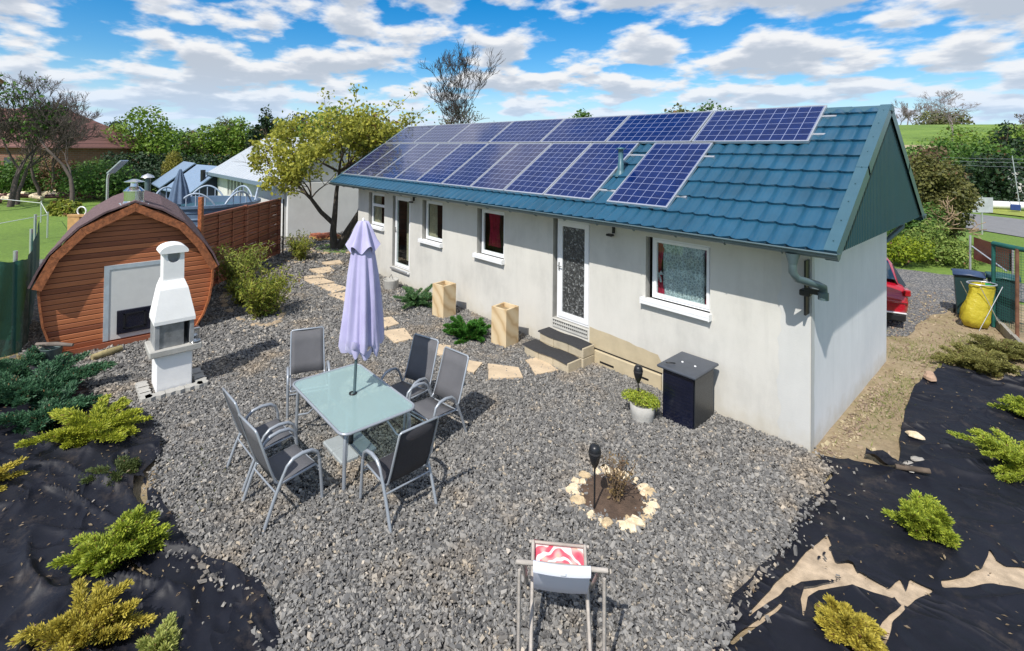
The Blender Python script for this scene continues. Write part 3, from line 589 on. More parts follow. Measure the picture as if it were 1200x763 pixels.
# smoother bluish band of fresh render at the corner
def band_sheet(name, pts, m, y=-.004): return MB().add([(x, y, z) for x, z in pts], [list(range(len(pts)))]).build(name, m, house)
R = random.Random(5); L_ = [(-.33+R.uniform(-.03, .03), z) for z in np.arange(2.3, -.13, -.1)]
band_sheet('corner_render', [(-.006, -.14), (-.006, 2.3)]+L_, MT['plaster_smooth'])
mb = MB(); L_ = [(.0045, .11+R.uniform(-.012, .012), z) for z in np.arange(2.3, -.13, -.15)]
mb.add([(.0045, .002, -.14)]+L_[::-1]+[(.0045, .002, 2.3)], [list(range(len(L_)+2))]); mb.build('corner_render', MT['plaster_smooth'], house)
top = [(-3.14, .56)]+[(x, .54-.02*sin(x*5)+R.uniform(-.012, .012)-.10*max(0, x+2.3)) for x in np.arange(-3.0, -1.9, .12)]+[(-1.86, .40), (-1.84, .27)]
band_sheet('unpainted_patch', [(-3.14, .255)]+[(-1.84, .255)]+top[::-1], MT['plaster_tan'])
mb = MB(); mb.box(-3.15, -1.85, -.045, 0, -.14, .235, bev=.012); mb.m = 1; mb.box(-3.16, -1.85, -.012, 0, .238, .254); mb.box(-2.90, -2.64, -.048, -.046, .065, .095); mb.box(-2.26, -2.04, -.048, -.046, .085, .115); mb.build('plinth_panel', [MT['plaster_tan'], MT['black']], house)
# windows
def frame(mb, a, b_, c_, d_, y0, y1, w): mb.box(a, b_, y0, y1, c_, c_+w).box(a, b_, y0, y1, d_-w, d_).box(a, a+w, y0, y1, c_+w, d_-w).box(b_-w, b_, y0, y1, c_+w, d_-w)
def curtain(parent, m, x0, x1, z0, z1, y=.15, waves=9, amp=.03, name='curtain', pinch=0, cx=None, lab=None):
    nx, nz = waves*8, 10; V = []
    for j in range(nz+1):
        f = j/nz; z = z1+(z0-z1)*f; s = 1-pinch*sin(f*pi*.95)**2; c_ = cx if cx is not None else (x0+x1)/2
        for i in range(nx+1):
            u = i/nx; x = x0+(x1-x0)*u; x = c_+(x-c_)*s; V.append((x, y+amp*sin(u*waves*2*pi+.6*sin(u*9)+f*.8), z))
    F = [[j*(nx+1)+i, j*(nx+1)+i+1, (j+1)*(nx+1)+i+1, (j+1)*(nx+1)+i] for j in range(nz) for i in range(nx)]
    return tag(mesh_np(name, V, F, m, parent, True), lab)
def window(op, kind):
    a, b_, c_, d_ = op; mb = MB(); a += .07
    frame(mb, a, b_-.002, c_+.03, d_-.002, .07, .118, .035)
    if kind == 'transom': mb.box(a+.035, b_-.037, .068, .116, d_-.38, d_-.31)
    frame(mb, a+.035, b_-.037, c_+.065, d_-.037, .055, .10, .038); w = mb.build('window', MT['white'], house)
    MB().box(a+.07, b_-.07, .075, .085, c_+.10, d_-.07).build('pane', MT['glass'], w)
    s = MB(); s.box(a-.10, b_+.015, -.085, .066, c_-.02, c_+.012, bev=.006).box(a-.10, b_+.015, -.085, -.07, c_-.055, c_-.0202); s.box(a-.112, a-.1, -.09, .0, c_-.06, c_+.03).box(b_+.015, b_+.027, -.09, .0, c_-.06, c_+.03); s.build('sill', MT['white'], w)
    return w
w1 = window(OPEN[0], 'transom'); curtain(w1, MT['curtain_b'], -10.75, -10.4, 1.3, 2.15, waves=4)
w2 = window(OPEN[2], ''); curtain(w2, MT['curtain_b'], -8.02, -7.72, 1.3, 2.15, waves=4)
w3 = window(OPEN[3], ''); curtain(w3, MT['curtain_r'], -5.86, -5.50, 1.45, 2.17, waves=4, amp=.03, pinch=.25)
w4 = window(OPEN[5], ''); curtain(w4, MT['lace'], -1.93, -1.32, 1.28, 2.13, waves=9, amp=.012, y=.145); curtain(w4, MT['curtain_r'], -2.05, -1.90, 1.32, 2.12, waves=2, pinch=.5, y=.135, amp=.01, cx=-2.02); curtain(w4, MT['curtain_r'], -1.30, -1.17, 1.3, 2.12, waves=2, pinch=.4, y=.135, amp=.01)
for k in (0, 1, 2):  # scalloped lace pelmet
    V = []; x0 = -1.95+k*.22
    mbp = MB(); pts = [(x0, .128, 2.12)]+[(x0+.225*u, .128-.003*sin(u*pi), 2.12-.13*sin(u*pi)**.7-.02) for u in np.linspace(0, 1, 13)]+[(x0+.225, .128, 2.12)]; mbp.add(pts, [list(range(len(pts)))]).build('lace_pelmet', MT['lace'], w4)
bow = MB()
for (bx_, bz_) in ((-1.985, 1.62), (-1.215, 1.60)):
    for sg in (-1, 1): bow.tube([(bx_, .125, bz_), (bx_+sg*.035, .122, bz_+.045), (bx_+sg*.05, .125, bz_+.01), (bx_, .125, bz_)], [.006, .016, .016, .006], 6); bow.tube([(bx_, .125, bz_), (bx_+sg*.02, .125, bz_-.05), (bx_+sg*.03, .125, bz_-.11)], [.006, .012, .016], 6)
bow.build('curtain_tieback', MT['bbq_white'], w4)
# doors
def door(op, glassm, wfr, name='door'):
    a, b_, c_, d_ = op; a += .06; mb = MB(); frame(mb, a, b_-.002, c_+.01, d_-.002, .05, .115, .04); frame(mb, a+.04, b_-.042, c_+.05, d_-.042, .035, .09, wfr)
    dd = mb.build(name, MT['white'], house); MB().box(a+.04+wfr, b_-.042-wfr, .055, .068, c_+.05+wfr, d_-.042-wfr).build('pane', glassm, dd)
    h = MB(); zz = (c_+d_)/2+.05; h.box(a+.05, a+.075, .022, .034, zz-.08, zz+.06); h.tube([(a+.062, .034, zz), (a+.062, -.005, zz), (a+.14, -.01, zz)], .008, 8); h.build('handle', MT['steel'], dd); return dd
d1 = door(OPEN[1], MT['glass'], .06); MB().box(OPEN[1][0], OPEN[1][1]+.02, -.06, .045, .30, .352, bev=.006).build('sill', MT['alu'], d1); curtain(d1, MT['curtain_b'], -9.3, -8.85, .5, 2.1, y=.3, waves=3, amp=.01)
d2 = door(OPEN[4], MT['orn_glass'], .085)
mb = MB(); mb.box(-3.93, -3.17, -.02, .02, .36, .495)
mb.m = 1
for k in range(18):
    x = -3.92+k*.0415; mb.add([(x, -.023, .485), (x+.04, -.023, .485), (x+.02, -.023, .45)], [[0, 2, 1]]); mb.add([(x, -.023, .425), (x+.04, -.023, .425), (x+.02, -.023, .39)], [[0, 2, 1]])
mb.build('threshold_grating', [mat('grating', (.55, .54, .5), .6), MT['black']], d2)
# ---- metal tile roof
def roof_slope(name, flip=False):
    x0, x1 = -12.16, XE-.10; P = .2; rowh = .357; Ls = sqrt((YR-YE)**2+(ZR-ZE)**2); rows = int(np.ceil(Ls/rowh)); xs = np.arange(x0, x1+.001, .02); V = []; F = []; n0 = 0
    dy, dz = cos(TH), sin(TH); ny, nz = -sin(TH), cos(TH)
    prof = lambda x: .040*np.abs(np.cos(pi*x/P))**1.1
    for r_ in range(rows):
        va, vb = r_*rowh, min((r_+1)*rowh+.0, Ls); h = prof(xs); ts = [(0, .036), (.12, .029), (.5, .015), (1, .0)]
        ring = []
        off = -.075*(h/.040)  # the pressed edge bows down the slope on each crest
        for t, hh in [(0, -.004)]+ts:
            v = va+(vb-va)*t+(off+.0 if t < .2 else off*(1-t)*.6) - (0 if t < .999 else 0); hgt = h+hh if not (hh < 0) else h*.9-.002
            y = YE+v*dy+hgt*ny; z = ZE+v*dz+hgt*nz
            if flip: y = 2*YR-y
            ring.append(np.stack([xs, y, z], 1))
        ring = np.stack(ring); m_, k_ = ring.shape[:2]
        # riser separate from tread so that the edge stays crisp
        for a_, b_ in ((0, 1), (1, m_-1)):
            R_ = ring[a_:b_+1]; q = R_.shape[0]; I = n0+np.arange(q*k_).reshape(q, k_); V.append(R_.reshape(-1, 3)); n0 += q*k_
            f = np.stack([I[:-1, :-1], I[:-1, 1:], I[1:, 1:], I[1:, :-1]], -1).reshape(-1, 4); F.append(f[:, ::-1] if flip else f)
    return np.concatenate(V), np.concatenate(F)
V1, F1 = roof_slope('a'); V2, F2 = roof_slope('b', True)
roof = mesh_np('roof', np.concatenate([V1, V2]), np.concatenate([F1, F2+len(V1)]), MT['teal'], house, True)
# ridge cap, verge trim, gable cladding, soffit
mb = MB()
for k in range(25):
    xa = -12.2+k*.505; xb = min(xa+.52, XE+.01); prof = [(YR-.12, ZR-.045), (YR-.07, ZR+.012), (YR-.03, ZR+.035), (YR+.03, ZR+.035), (YR+.07, ZR+.012), (YR+.12, ZR-.045)]
    mb.add([(x, y, z+.004*(k % 2)) for x in (xa, xb) for y, z in prof], [[i, i+6, i+7, i+1] for i in range(5)], False)
mb.add([(XE+.012, y, z) for y, z in [(YR-.12, ZR-.045), (YR-.07, ZR+.012), (YR-.03, ZR+.04), (YR+.03, ZR+.04), (YR+.07, ZR+.012), (YR+.12, ZR-.045)]], [[0, 1, 2, 3, 4, 5]])
mb.build('ridge_cap', MT['teal_trim'], roof)
for (xa, xb, nm) in ((XE-.12, XE, 1), (-12.22, -12.10, 0)):
    for sgn in (1, -1):
        mb = MB(); dy, dz = cos(TH), sin(TH); ny, nz = -sin(TH), cos(TH)
        def pt(x, v, h):
            y = YE-.03*dy+v*dy+h*ny; z = ZE-.03*dz+v*dz+h*nz
            return (x, y if sgn > 0 else 2*YR-y, z)
        Ls = sqrt((YR-YE)**2+(ZR-ZE)**2)+.03; hs = [(0, .055), (.6, .056), (1, .055)]
        for (v0, v1, hh) in ((0, Ls*.52, .052), (Ls*.5, Ls, .056)):
            mb.add([pt(xa, v0, hh), pt(xb, v0, hh), pt(xb, v1, hh), pt(xa, v1, hh)], [[0, 1, 2, 3] if sgn > 0 else [3, 2, 1, 0]])
            xo = xb if nm else xa; mb.add([pt(xo, v0, hh), pt(xo, v0, hh-.14), pt(xo, v1, hh-.14), pt(xo, v1, hh)], [[0, 1, 2, 3]]); xi = xa if nm else xb
            mb.add([pt(xi, v0, hh), pt(xi, v0, hh-.035), pt(xi, v1, hh-.035), pt(xi, v1, hh)], [[0, 1, 2, 3]]); mb.add([pt(xa, v0, hh), pt(xb, v0, hh), pt(xb, v0, hh-.14), pt(xa, v0, hh-.14)], [[0, 1, 2, 3]])
        for k in range(9):
            p = Vector(pt((xa+xb)/2, .15+k*.34, .058)); mb.box(p.x-.006, p.x+.006, p.y-.006, p.y+.006, p.z-.003, p.z+.008)
        mb.build('verge_trim', MT['teal_trim'], roof)
def gable(x, name, sgn):
    V = []; F = []; ys = np.arange(YE+.05, 2*YR-YE-.05, .0125); per = .075; zb = ZE-.02
    for y in ys:
        zt = ZE+(min(y, 2*YR-y)-YE)*tan(TH)-.02; f = (y/per) % 1; d = .022 if .3 < f < .7 else 0; V += [(x+sgn*d, y, zb), (x+sgn*d, y, zt)]
    F = [[2*i, 2*i+2, 2*i+3, 2*i+1] for i in range(len(ys)-1)]; return mesh_np(name, V, F, MT['teal_dark'], house)
MT['teal_dark'] = mat('teal_cladding', (.006, .040, .058), .4, var=.1, scale=3, bmp=0)
gable(XE-.05, 'gable_cladding', 1); gable(-12.1, 'gable_cladding', -1)
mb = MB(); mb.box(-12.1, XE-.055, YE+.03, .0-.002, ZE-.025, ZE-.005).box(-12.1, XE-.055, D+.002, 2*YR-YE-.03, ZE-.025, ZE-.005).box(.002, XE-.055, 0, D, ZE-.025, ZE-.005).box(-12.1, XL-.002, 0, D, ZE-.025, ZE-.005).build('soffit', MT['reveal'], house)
# gutters
def gutter(y, s):
    V = []; xs = np.linspace(-12.2, XE+.02, 30); n = 9
    for x in xs:
        for k in range(n): t = pi+pi*k/(n-1); V.append((x, y+.062*cos(t), ZE-.005+.062*sin(t)))
    F = [[i*n+k, (i+1)*n+k, (i+1)*n+k+1, i*n+k+1] for i in range(len(xs)-1) for k in range(n-1)]
    g_ = mesh_np('gutter', V, F, MT['zinc'], house, True); mb = MB()
    for x in (xs[0], xs[-1]): mb.add([(x, y+.062*cos(pi+pi*k/(n-1)), ZE-.005+.062*sin(pi+pi*k/(n-1))) for k in range(n)], [list(range(n))])
    mb.tube([(xs[0], y-s*.066, ZE+.0), (xs[-1], y-s*.066, ZE+.0)], .011, 8)
    for x in np.arange(-11.9, .3, .62): mb.tube([(x, y+.06*cos(pi+pi*k/8), ZE-.006+.066*sin(pi+pi*k/8)) for k in range(9)], .005, 5, flat=2)
    mb.build('gutter_bead', MT['zinc'], g_); return g_
gutter(YE-.045, 1); gutter(2*YR-YE+.045, -1)
mb = MB(); mb.lathe([(.045, 0), (.07, .10), (.075, .115)], (-.02, YE-.045, ZE-.17), 16); mb.tube([(-.02, YE-.045, ZE-.15), (-.02, YE-.045, ZE-.26), (.0, YE+.02, ZE-.34), (.13, -.25, ZE-.42), (.155, -.14, ZE-.46), (.155, -.13, ZE-.55)], .042, 14)
mb.tube([(.155, -.13, ZE-.52), (.155, -.13, ZE-.60)], .052, 14); mb.build('downpipe', MT['zinc'], house)
MB().box(-.03, .16, -.145, -.125, ZE-.56, ZE-.50).box(-.035, -.015, -.13, 0, ZE-.82, ZE-.2).box(-.08, .03, -.15, -.05, ZE-.60, ZE-.53, bev=.01).build('pipe_bracket', MT['black'], house)
MB().tube([(.12, D+.52, ZE-.07), (.12, D+.47, ZE-.22), (.0, D+.16, ZE-.40), (-.08, D+.08, ZE-.5), (-.08, D+.08, 0)], .04, 12).build('downpipe', MT['zinc'], house)
# wall lamps, vent pipe
for x in (-2.68, -8.47):
    l = MB().box(x-.012, x+.012, -.05, 0, 2.14, 2.26).build('wall_lamp', MT['black'], house); MB().box(x-.075, x+.035, -.13, -.05, 2.10, 2.135, bev=.01).build('lamp_head', MT['black'], l); MB().add([(x-.065, -.12, 2.098), (x+.025, -.12, 2.098), (x+.025, -.06, 2.098), (x-.065, -.06, 2.098)], [[0, 3, 2, 1]]).build('lamp_lens', MT['white'], l)
vp_ = MB(); vx, vy, vz = -2.86, .42, 3.02; vp_.lathe([(.10, -.02), (.075, .06), (.052, .1), (.052, .20), (.042, .21), (.042, .44)], (vx, vy, vz), 16); vp_.lathe([(.0, .47), (.085, .445), (.085, .43), (.0, .43)], (vx, vy, vz), 16); vp_.build('vent_pipe', mat('vent_teal', (.05, .13, .17), .4), house)
# ---- solar panels (each one a thing, lying on the roof's rails)
PY0, PZ0, PT = -.26, 2.625, .5871
ordn = ['first', 'second', 'third', 'fourth', 'fifth', 'sixth', 'seventh', 'eighth', 'ninth']
def panel_proto(m, u, v, land, label):
    t = bpy.data.objects.new('solar_panel', None); col.objects.link(t); t.parent = house; OFF[t.name] = Vector((0, 0, 0)); fr = MB(); W, H = .99, 1.65
    for b in ((0, W, 0, .022), (0, W, H-.022, H), (0, .022, .022, H-.022), (W-.022, W, .022, H-.022)): fr.box(b[0], b[1], b[2], b[3], -.035, .006)
    fr.build('frame', MT['alu'], t, True); MB().add([(.02, .02, 0), (W-.02, .02, 0), (W-.02, H-.02, 0), (.02, H-.02, 0)], [[0, 1, 2, 3]]).build('glass', m, t, True); place_panel(t, u, v, land); return t
def place_panel(t, u, v, land):
    X = Vector((1, 0, 0)); Yv = Vector((0, cos(PT), sin(PT))); N = X.cross(Yv); o = Vector((-12.014, PY0, PZ0))+X*u+Yv*v+N*.035
    if land: Mx = Matrix((-Yv*-1, -X, N)).transposed(); o = o+X*1.65; Mx = Matrix((Yv, -X, N)).transposed()
    else: Mx = Matrix((X, Yv, N)).transposed()
    t.matrix_world = Matrix.Translation(o) @ Mx.to_4x4(); t.location = o; t.rotation_euler = Mx.to_euler()
pa = pb = None
def add_panel(u, v, land, lab, violet):
    global pa, pb
    if violet:
        if pb is None: pb = panel_proto(MT['cells_p'], u, v, land, lab); return
        t = copy_tree(pb, house)
    else:
        if pa is None: pa = panel_proto(MT['cells'], u, v, land, lab); return
        t = copy_tree(pa, house)
    place_panel(t, u, v, land)
for k in range(9): add_panel(k*1.0096, 0, False, f'upright blue solar panel, {ordn[k]} from the left in the lower row by the eaves', k in (0, 1, 2, 3, 5, 6))
add_panel(9.38, 0, False, 'upright solar panel standing apart right of the vent pipe, nearest the bare tiles', False)
for k in range(7): add_panel(k*1.668, 1.682, True, f'solar panel laid sideways, {ordn[k]} from the left in the top row below the ridge', k < 3)
mb = MB(); X = Vector((1, 0, 0)); Yv = Vector((0, cos(PT), sin(PT))); N = X.cross(Yv); o0 = Vector((-12.014, PY0, PZ0))
for (ua, ub, v) in ((-.05, 10.5, .32), (-.05, 10.5, 1.33), (-.05, 11.82, 1.93), (-.05, 11.82, 2.42)):
    T = Matrix.Translation(o0) @ Matrix((X, Yv, N)).transposed().to_4x4(); mb.box(ua, ub, v-.02, v+.02, -.045, -.002, T)
mb.build('mounting_rail', MT['alu'], roof)
# ------------------------------------------------------------------ ENTRANCE STEPS
t = thing('entrance_steps', 'two sandy stone steps with black mats below the front door', 'steps', (-3.5, -.3, 0))
for nm, (xa, xb, ya, yb, z0, z1) in (('upper_step', (-3.93, -3.0, -.34, -.05, -.05, .325)), ('lower_step', (-3.98, -3.03, -.66, -.342, -.05, .17))):
    mb = MB(); n = 3
    for k in range(n):
        for j, (za, zb) in enumerate([(z0, (z0+z1)/2-.003+.03), ((z0+z1)/2+.003+.03, z1)] if z1 > .2 else [(z0, z1)]): mb.box(xa+(xb-xa)*k/n+.003, xa+(xb-xa)*(k+1)/n-.003, ya, yb, za, zb, bev=.008)
    s = mb.build(nm, MT['step_block'], t)
    V = []; xs = np.linspace(xa-.03, xb-.02, 16)
    for x in xs: zz = z1+.006+.008*sin(x*9); V += [(x, ya-.02, zz-.012), (x, ya, zz+.006), (x, yb-.02, zz+.004)]
    mesh_np('step_mat', V, [[3*i+j, 3*i+3+j, 3*i+4+j, 3*i+1+j] for i in range(15) for j in range(2)], MT['mat_black'], s, True)
# ------------------------------------------------------------------ STEPPING STONES
slabs = [([(-3.75, -.85), (-3.70, -.60), (-3.18, -.70), (-3.30, -1.10)], 'at the foot of the door steps'), ([(-4.03, -1.40), (-3.64, -1.12), (-3.36, -1.32), (-3.66, -1.74)], 'second from the door steps'),
 ([(-4.42, -1.62), (-4.12, -1.45), (-3.94, -1.78), (-4.3, -1.86)], 'third from the door steps, behind the right chair back'), ([(-5.27, -1.62), (-5.0, -1.44), (-4.72, -1.66), (-4.86, -1.88)], 'small one seen between the two right chair backs'),
 ([(-6.33, -2.03), (-6.22, -1.62), (-5.66, -1.76), (-5.70, -2.13)], 'large one just right of the closed parasol'), ([(-6.98, -1.84), (-6.90, -1.50), (-6.46, -1.58), (-6.42, -2.0)], 'touching the right edge of the parasol'),
 ([(-9.2, -1.85), (-9.08, -1.42), (-8.5, -1.4), (-8.45, -1.78)], 'nearest on the left edge of the parasol'), ([(-10.02, -1.76), (-9.95, -1.38), (-9.32, -1.25), (-9.2, -1.74)], 'second up the path left of the parasol'),
 ([(-10.75, -1.84), (-10.62, -1.4), (-10.05, -1.32), (-10.14, -1.80)], 'third up the path left of the parasol'), ([(-11.1, -1.7), (-11.0, -1.25), (-10.75, -1.28), (-10.84, -1.78)], 'narrow fourth one up the path'),
 ([(-11.75, -1.3), (-11.7, -.75), (-11.15, -.85), (-11.1, -1.3)], 'wide fifth one up the path'), ([(-12.35, -.72), (-12.3, -.2), (-11.85, -.3), (-11.95, -.72)], 'farthest one near the tree')]
for i, (pl, where) in enumerate(slabs):
    pl = wob(pl, .018, .1, i*3); c = (sum(p[0] for p in pl)/len(pl), sum(p[1] for p in pl)/len(pl)); a = sum(pl[k][0]*pl[(k+1) % len(pl)][1]-pl[(k+1) % len(pl)][0]*pl[k][1] for k in range(len(pl)))
    if a < 0: pl = pl[::-1]
    o = MB().prism([(x-c[0], y-c[1]) for x, y in pl], 0, .045+.004*(i % 3)).build('stepping_stone', MT['slab']); o.location = (c[0], c[1], 0); tag(o, f'flat sand coloured stepping stone, {where}', 'stepping stone', 'stepping stones of the garden path')
# ------------------------------------------------------------------ PLANTERS BY THE WALL
def planter(x, y, rz, lab):
    t = thing('planter_block', lab, 'planter', (x, y, 0), rz, 'tall sandstone planters'); w = .17; mb = MB(); mb.box(-w, w, -w, w, 0, .03); h = .67
    for b in ((-w, w, -w, -w+.04), (-w, w, w-.04, w), (-w, -w+.04, -w+.04, w-.04), (w-.04, w, -w+.04, w-.04)): mb.box(b[0], b[1], b[2], b[3], .031, h)
    mb.build('pot_body', MT['sandstone'], t, True); MB().box(-w+.042, w-.042, -w+.042, w-.042, .04, .60).build('soil_fill', MT['soil'], t, True)
planter(-4.52, -.60, .12, 'tall square sandstone planter, the nearer one between fern and door'); planter(-6.38, -.58, .10, 'tall square sandstone planter, the farther one between the two windows')
# round ribbed pot near far door
t = thing('ribbed_pot', 'pale ribbed round pot behind the parasol by the wall', 'pot', (-8.76, -.45, 0)); MB().lathe([(.15, 0), (.17, .05), (.18, .22), (.19, .25), (.17, .25), (.16, .2), (0, .2)], (-8.76, -.45, 0), 64, mod=lambda t_, z, j: 1+.02*cos(t_*24)).build('pot_body', MT['concrete'], t)
MB().tube([(-8.86, -.45, .25), (-8.76, -.45, .36), (-8.66, -.45, .25)], .006, 6).build('handle', MT['black'], t)
# ------------------------------------------------------------------ BLACK CABINET
t = thing('cabinet', 'glossy black cabinet with a grey flared lid against the wall', 'cabinet', (-1.26, -.45, 0))
glb = mat('gloss_black', (.006, .008, .022), .12, var=.3, scale=3, bmp=.08, spec=.7)
B = (-1.46, -1.06, -.68, -.12); MB().box(B[0], B[1], B[2], B[3], .0, .66, bev=.008).build('body', glb, t)
MB().box(B[1]+.001, B[1]+.012, B[2]+.03, B[3]-.03, .04, .63, bev=.004).build('side_panel', mat('cab_side', (.02, .024, .028), .3, bmp=.3, scale=8), t)
lm = mat('slate_lid', (.065, .075, .095), .4, var=.15); lid = MB().box(B[0]-.055, B[1]+.055, B[2]-.055, B[3]+.03, .665, .70, bev=.01).build('lid', lm, t)
mb = MB(); mb.lathe([(0, .01), (.012, .009), (.014, 0)], (-1.33, -.42, .70), 12); mb.lathe([(0, .01), (.012, .009), (.014, 0)], (-1.16, -.42, .70), 12); mb.build('rivet', MT['white'], lid)
MB().tube([(-1.45, -.62, .712), (-1.39, -.6, .722), (-1.36, -.55, .712)], .007, 6).build('handle', MT['black'], lid)
mb = MB(); mb.add([(-1.44, -.6805, z) for z in (.1,)], []); [mb.box(B[0]+.03, B[1]-.03, B[2]-.004, B[2], z, z+.006) for z in np.arange(.12, .6, .045)]; mb.build('front_louvre', glb, t)
# ------------------------------------------------------------------ POT WITH SPRUCE + TORCHES
t = thing('flower_pot', 'round whitewashed pot with a bright green creeping conifer beside the cabinet', 'flower pot', (-1.61, -.90, 0))
MB().lathe([(.13, 0), (.145, .1), (.155, .22), (.14, .22), (.13, .19), (0, .19)], (-1.61, -.90, 0), 26, mod=lambda t_, z, j: 1+.02*cos(t_*13)).build('pot_body', MT['concrete'], t)
Rr = np.random.default_rng(4); P, d = blob_points([(-1.62, -.88, .27, .17, .15, .07), (-1.76, -.93, .27, .12, .11, .05), (-1.50, -.86, .26, .10, .10, .06)], 2600, .7, Rr); V, F = leaves_np(P, d+Rr.normal(size=d.shape)*.5, .035, .3, .3, Rr); mesh_np('foliage', V, F, MT['jun_g'], t)
def torch(x, y, z0, h, lab, lean=(0, 0)):
    t = thing('solar_torch', lab, 'garden torch', (x, y, z0), 0, 'black solar garden torches'); a = Vector((x, y, z0)); b = a+Vector((lean[0], lean[1], h))
    MB().tube([a, b], .009, 8).build('pole', MT['black'], t); MB().lathe([(.014, -.01), (.036, .03), (.056, .10), (.06, .15), (.052, .19), (.036, .21), (0, .215)], b, 8).build('torch_head', MT['black'], t)
    MB().lathe([(.0602, .13), (.062, .14), (.0602, .15)], b, 8).build('head_band', MT['mat_black'], t)
torch(-1.03, -2.66, 0, .42, 'black solar torch on a tall stake beside the stone ring', (.0, .0)); torch(-1.70, -.86, .2, .24, 'black solar torch stuck in the conifer pot by the cabinet')
# ------------------------------------------------------------------ STONE RING
cx, cy = -1.02, -2.38; k = 0; MT['ochre'] = mat('ochre_rock', (.60, .46, .28), .85, var=.4, scale=12, bmp=.6); R = random.Random(9)
wht = ['broad cream', 'small ochre', 'tall pale', 'flat beige', 'chunky white', 'rust streaked', 'pointed cream', 'rounded tan']
dirs_ = ['nearest the deck chair', 'at the front right of the ring', 'on the cabinet side, right of the ring', 'at the back right of the ring', 'at the back of the ring', 'at the back left of the ring', 'on the left of the ring', 'at the front left of the ring']
for ring_r, nn in ((.375, 24), (.31, 13)):
    for i in range(nn):
        a = 2*pi*i/nn+R.uniform(-.08, .08); s = R.uniform(.055, .095) if ring_r > .33 else R.uniform(.035, .055); x = cx+ring_r*R.uniform(.95, 1.06)*cos(a); y = cy+ring_r*R.uniform(.95, 1.06)*sin(a)
        o = rock('edging_stone', (0, 0, 0), s, s*R.uniform(.55, .8), s*R.uniform(.7, 1.1), (MT['stone_lt'] if k % 4 else MT['ochre']), None, k, a+R.uniform(-.6, .9)); o.location = (x, y, R.uniform(-.02, .008))
        tag(o, 'pale ochre rock in the low stone ring around the dried plant', 'stone', 'pale rocks of the stone ring'); k += 1
soil2 = mat('dark_soil', (.10, .065, .045), .95, var=.4, scale=12, bmp=1, bscale=60)
ringp = wob([(cx+.33*cos(q), cy+.33*sin(q)) for q in np.linspace(0, 2*pi, 18, endpoint=False)], .02, .1); tag(sheet('ring_soil', ringp, [], .03, lambda x, y: .030+.02*np.exp(-((x-cx)**2+(y-cy)**2)/.03)+.006*vnoise(x, y, 15), soil2), 'dark soil inside the stone ring', kind='structure')
def dry_plant(b, h, n, lab, leafm, nl=300, spread=.22, seed=1, name='dried_plant', lsz=.03):
    R = random.Random(seed); segs = []; tips = []; B = Vector(b); t = thing(name, lab, 'plant', b)
    for i in range(n):
        d = Vector((R.gauss(0, spread), R.gauss(0, spread), 1)).normalized(); p = B+Vector((R.gauss(0, .03), R.gauss(0, .03), 0)); L = h*R.uniform(.4, 1)
        for k in range(4): q = p+d*L/4; segs.append((p, q, .0045, .003)); p = q; d = (d+Vector((R.gauss(0, .15), R.gauss(0, .15), 0))).normalized(); tips.append(p)
    V, F = tubes_np(segs, 4); mesh_np('stem', V, F, MT['twig'], t, True); T = np.array([tips[R.randrange(len(tips))] for _ in range(nl)]); r = np.random.default_rng(seed); V, F = leaves_np(T+r.normal(size=T.shape)*.02, r.normal(size=T.shape), lsz, .5, .3, r); mesh_np('foliage', V, F, leafm, t)
dry_plant((cx+.05, cy-.02, .04), .42, 26, 'dried brown perennial with upright stalks in the stone ring', MT['dry'], 320)
dry_plant((-1.2, -2.02, .02), .22, 6, 'small dry seedling tuft behind the stone ring', MT['leaf_br'], 30, seed=5, name='dry_seedling')
# ------------------------------------------------------------------ DECK CHAIR
t = thing('deck_chair', 'wooden sling deck chair with pink patterned cloth seen from behind', 'deck chair', (-.42-.128+.053, -3.95+.112+.06, 0), YAW-.11)
wd = mat('pale_wood', (.42, .38, .34), .7, var=.25, scale=8, bmp=.3, stretch=(1, 1, 5))
def bar(a, b, w=.022, T=None): return MB().tube([a, b], w, 4, True)
# local: x right, y away from the camera; back rail leans toward the camera
xo, xi = .245, .195
for s in (-1, 1):
    bar((s*xo, -.34, .72), (s*xo, .30, .03), .016).build('rail', wd, t, True)
    bar((s*xi, .22, .43), (s*xi, -.42, .03), .015).build('rail', wd, t, True)
    bar((s*(xo+.03), -.33, .66), (s*(xo+.03), -.36, .02), .013).build('leg', wd, t, True)
MB().tube([(-xo-.05, -.34, .72), (xo+.05, -.34, .72)], .015, 8).build('top_bar', wd, t, True); MB().tube([(-xi-.03, .22, .42), (xi+.03, .22, .42)], .012, 8).build('front_bar', wd, t, True); MB().tube([(-xi-.02, -.36, .07), (xi+.02, -.36, .07)], .014, 8).build('rear_bar', wd, t, True)
m, nt, b = newmat('sling_cloth'); v = objvec(nt); s = nd(nt, 'ShaderNodeSeparateXYZ'); nt.links.new(v, s.inputs[0])
vo = nd(nt, 'ShaderNodeTexVoronoi', _Scale=17.0, feature='SMOOTH_F1'); nt.links.new(v, vo.inputs['Vector']); wv = nd(nt, 'ShaderNodeTexWave', wave_type='RINGS', rings_direction='Z', _Scale=5.0, _Distortion=12.0); nt.links.new(v, wv.inputs['Vector'])
c = ramp(nt, vo.outputs['Distance'], [(0, (.60, .04, .10)), (.4, (.62, .10, .14)), (.6, (.70, .35, .34)), (.72, (.60, .42, .28)), (1, (.7, .5, .48))]); c = mixc(nt, c, (.85, .72, .70), math_(nt, 'MULTIPLY', math_(nt, 'GREATER_THAN', wv.outputs['Fac'], .72), .8))
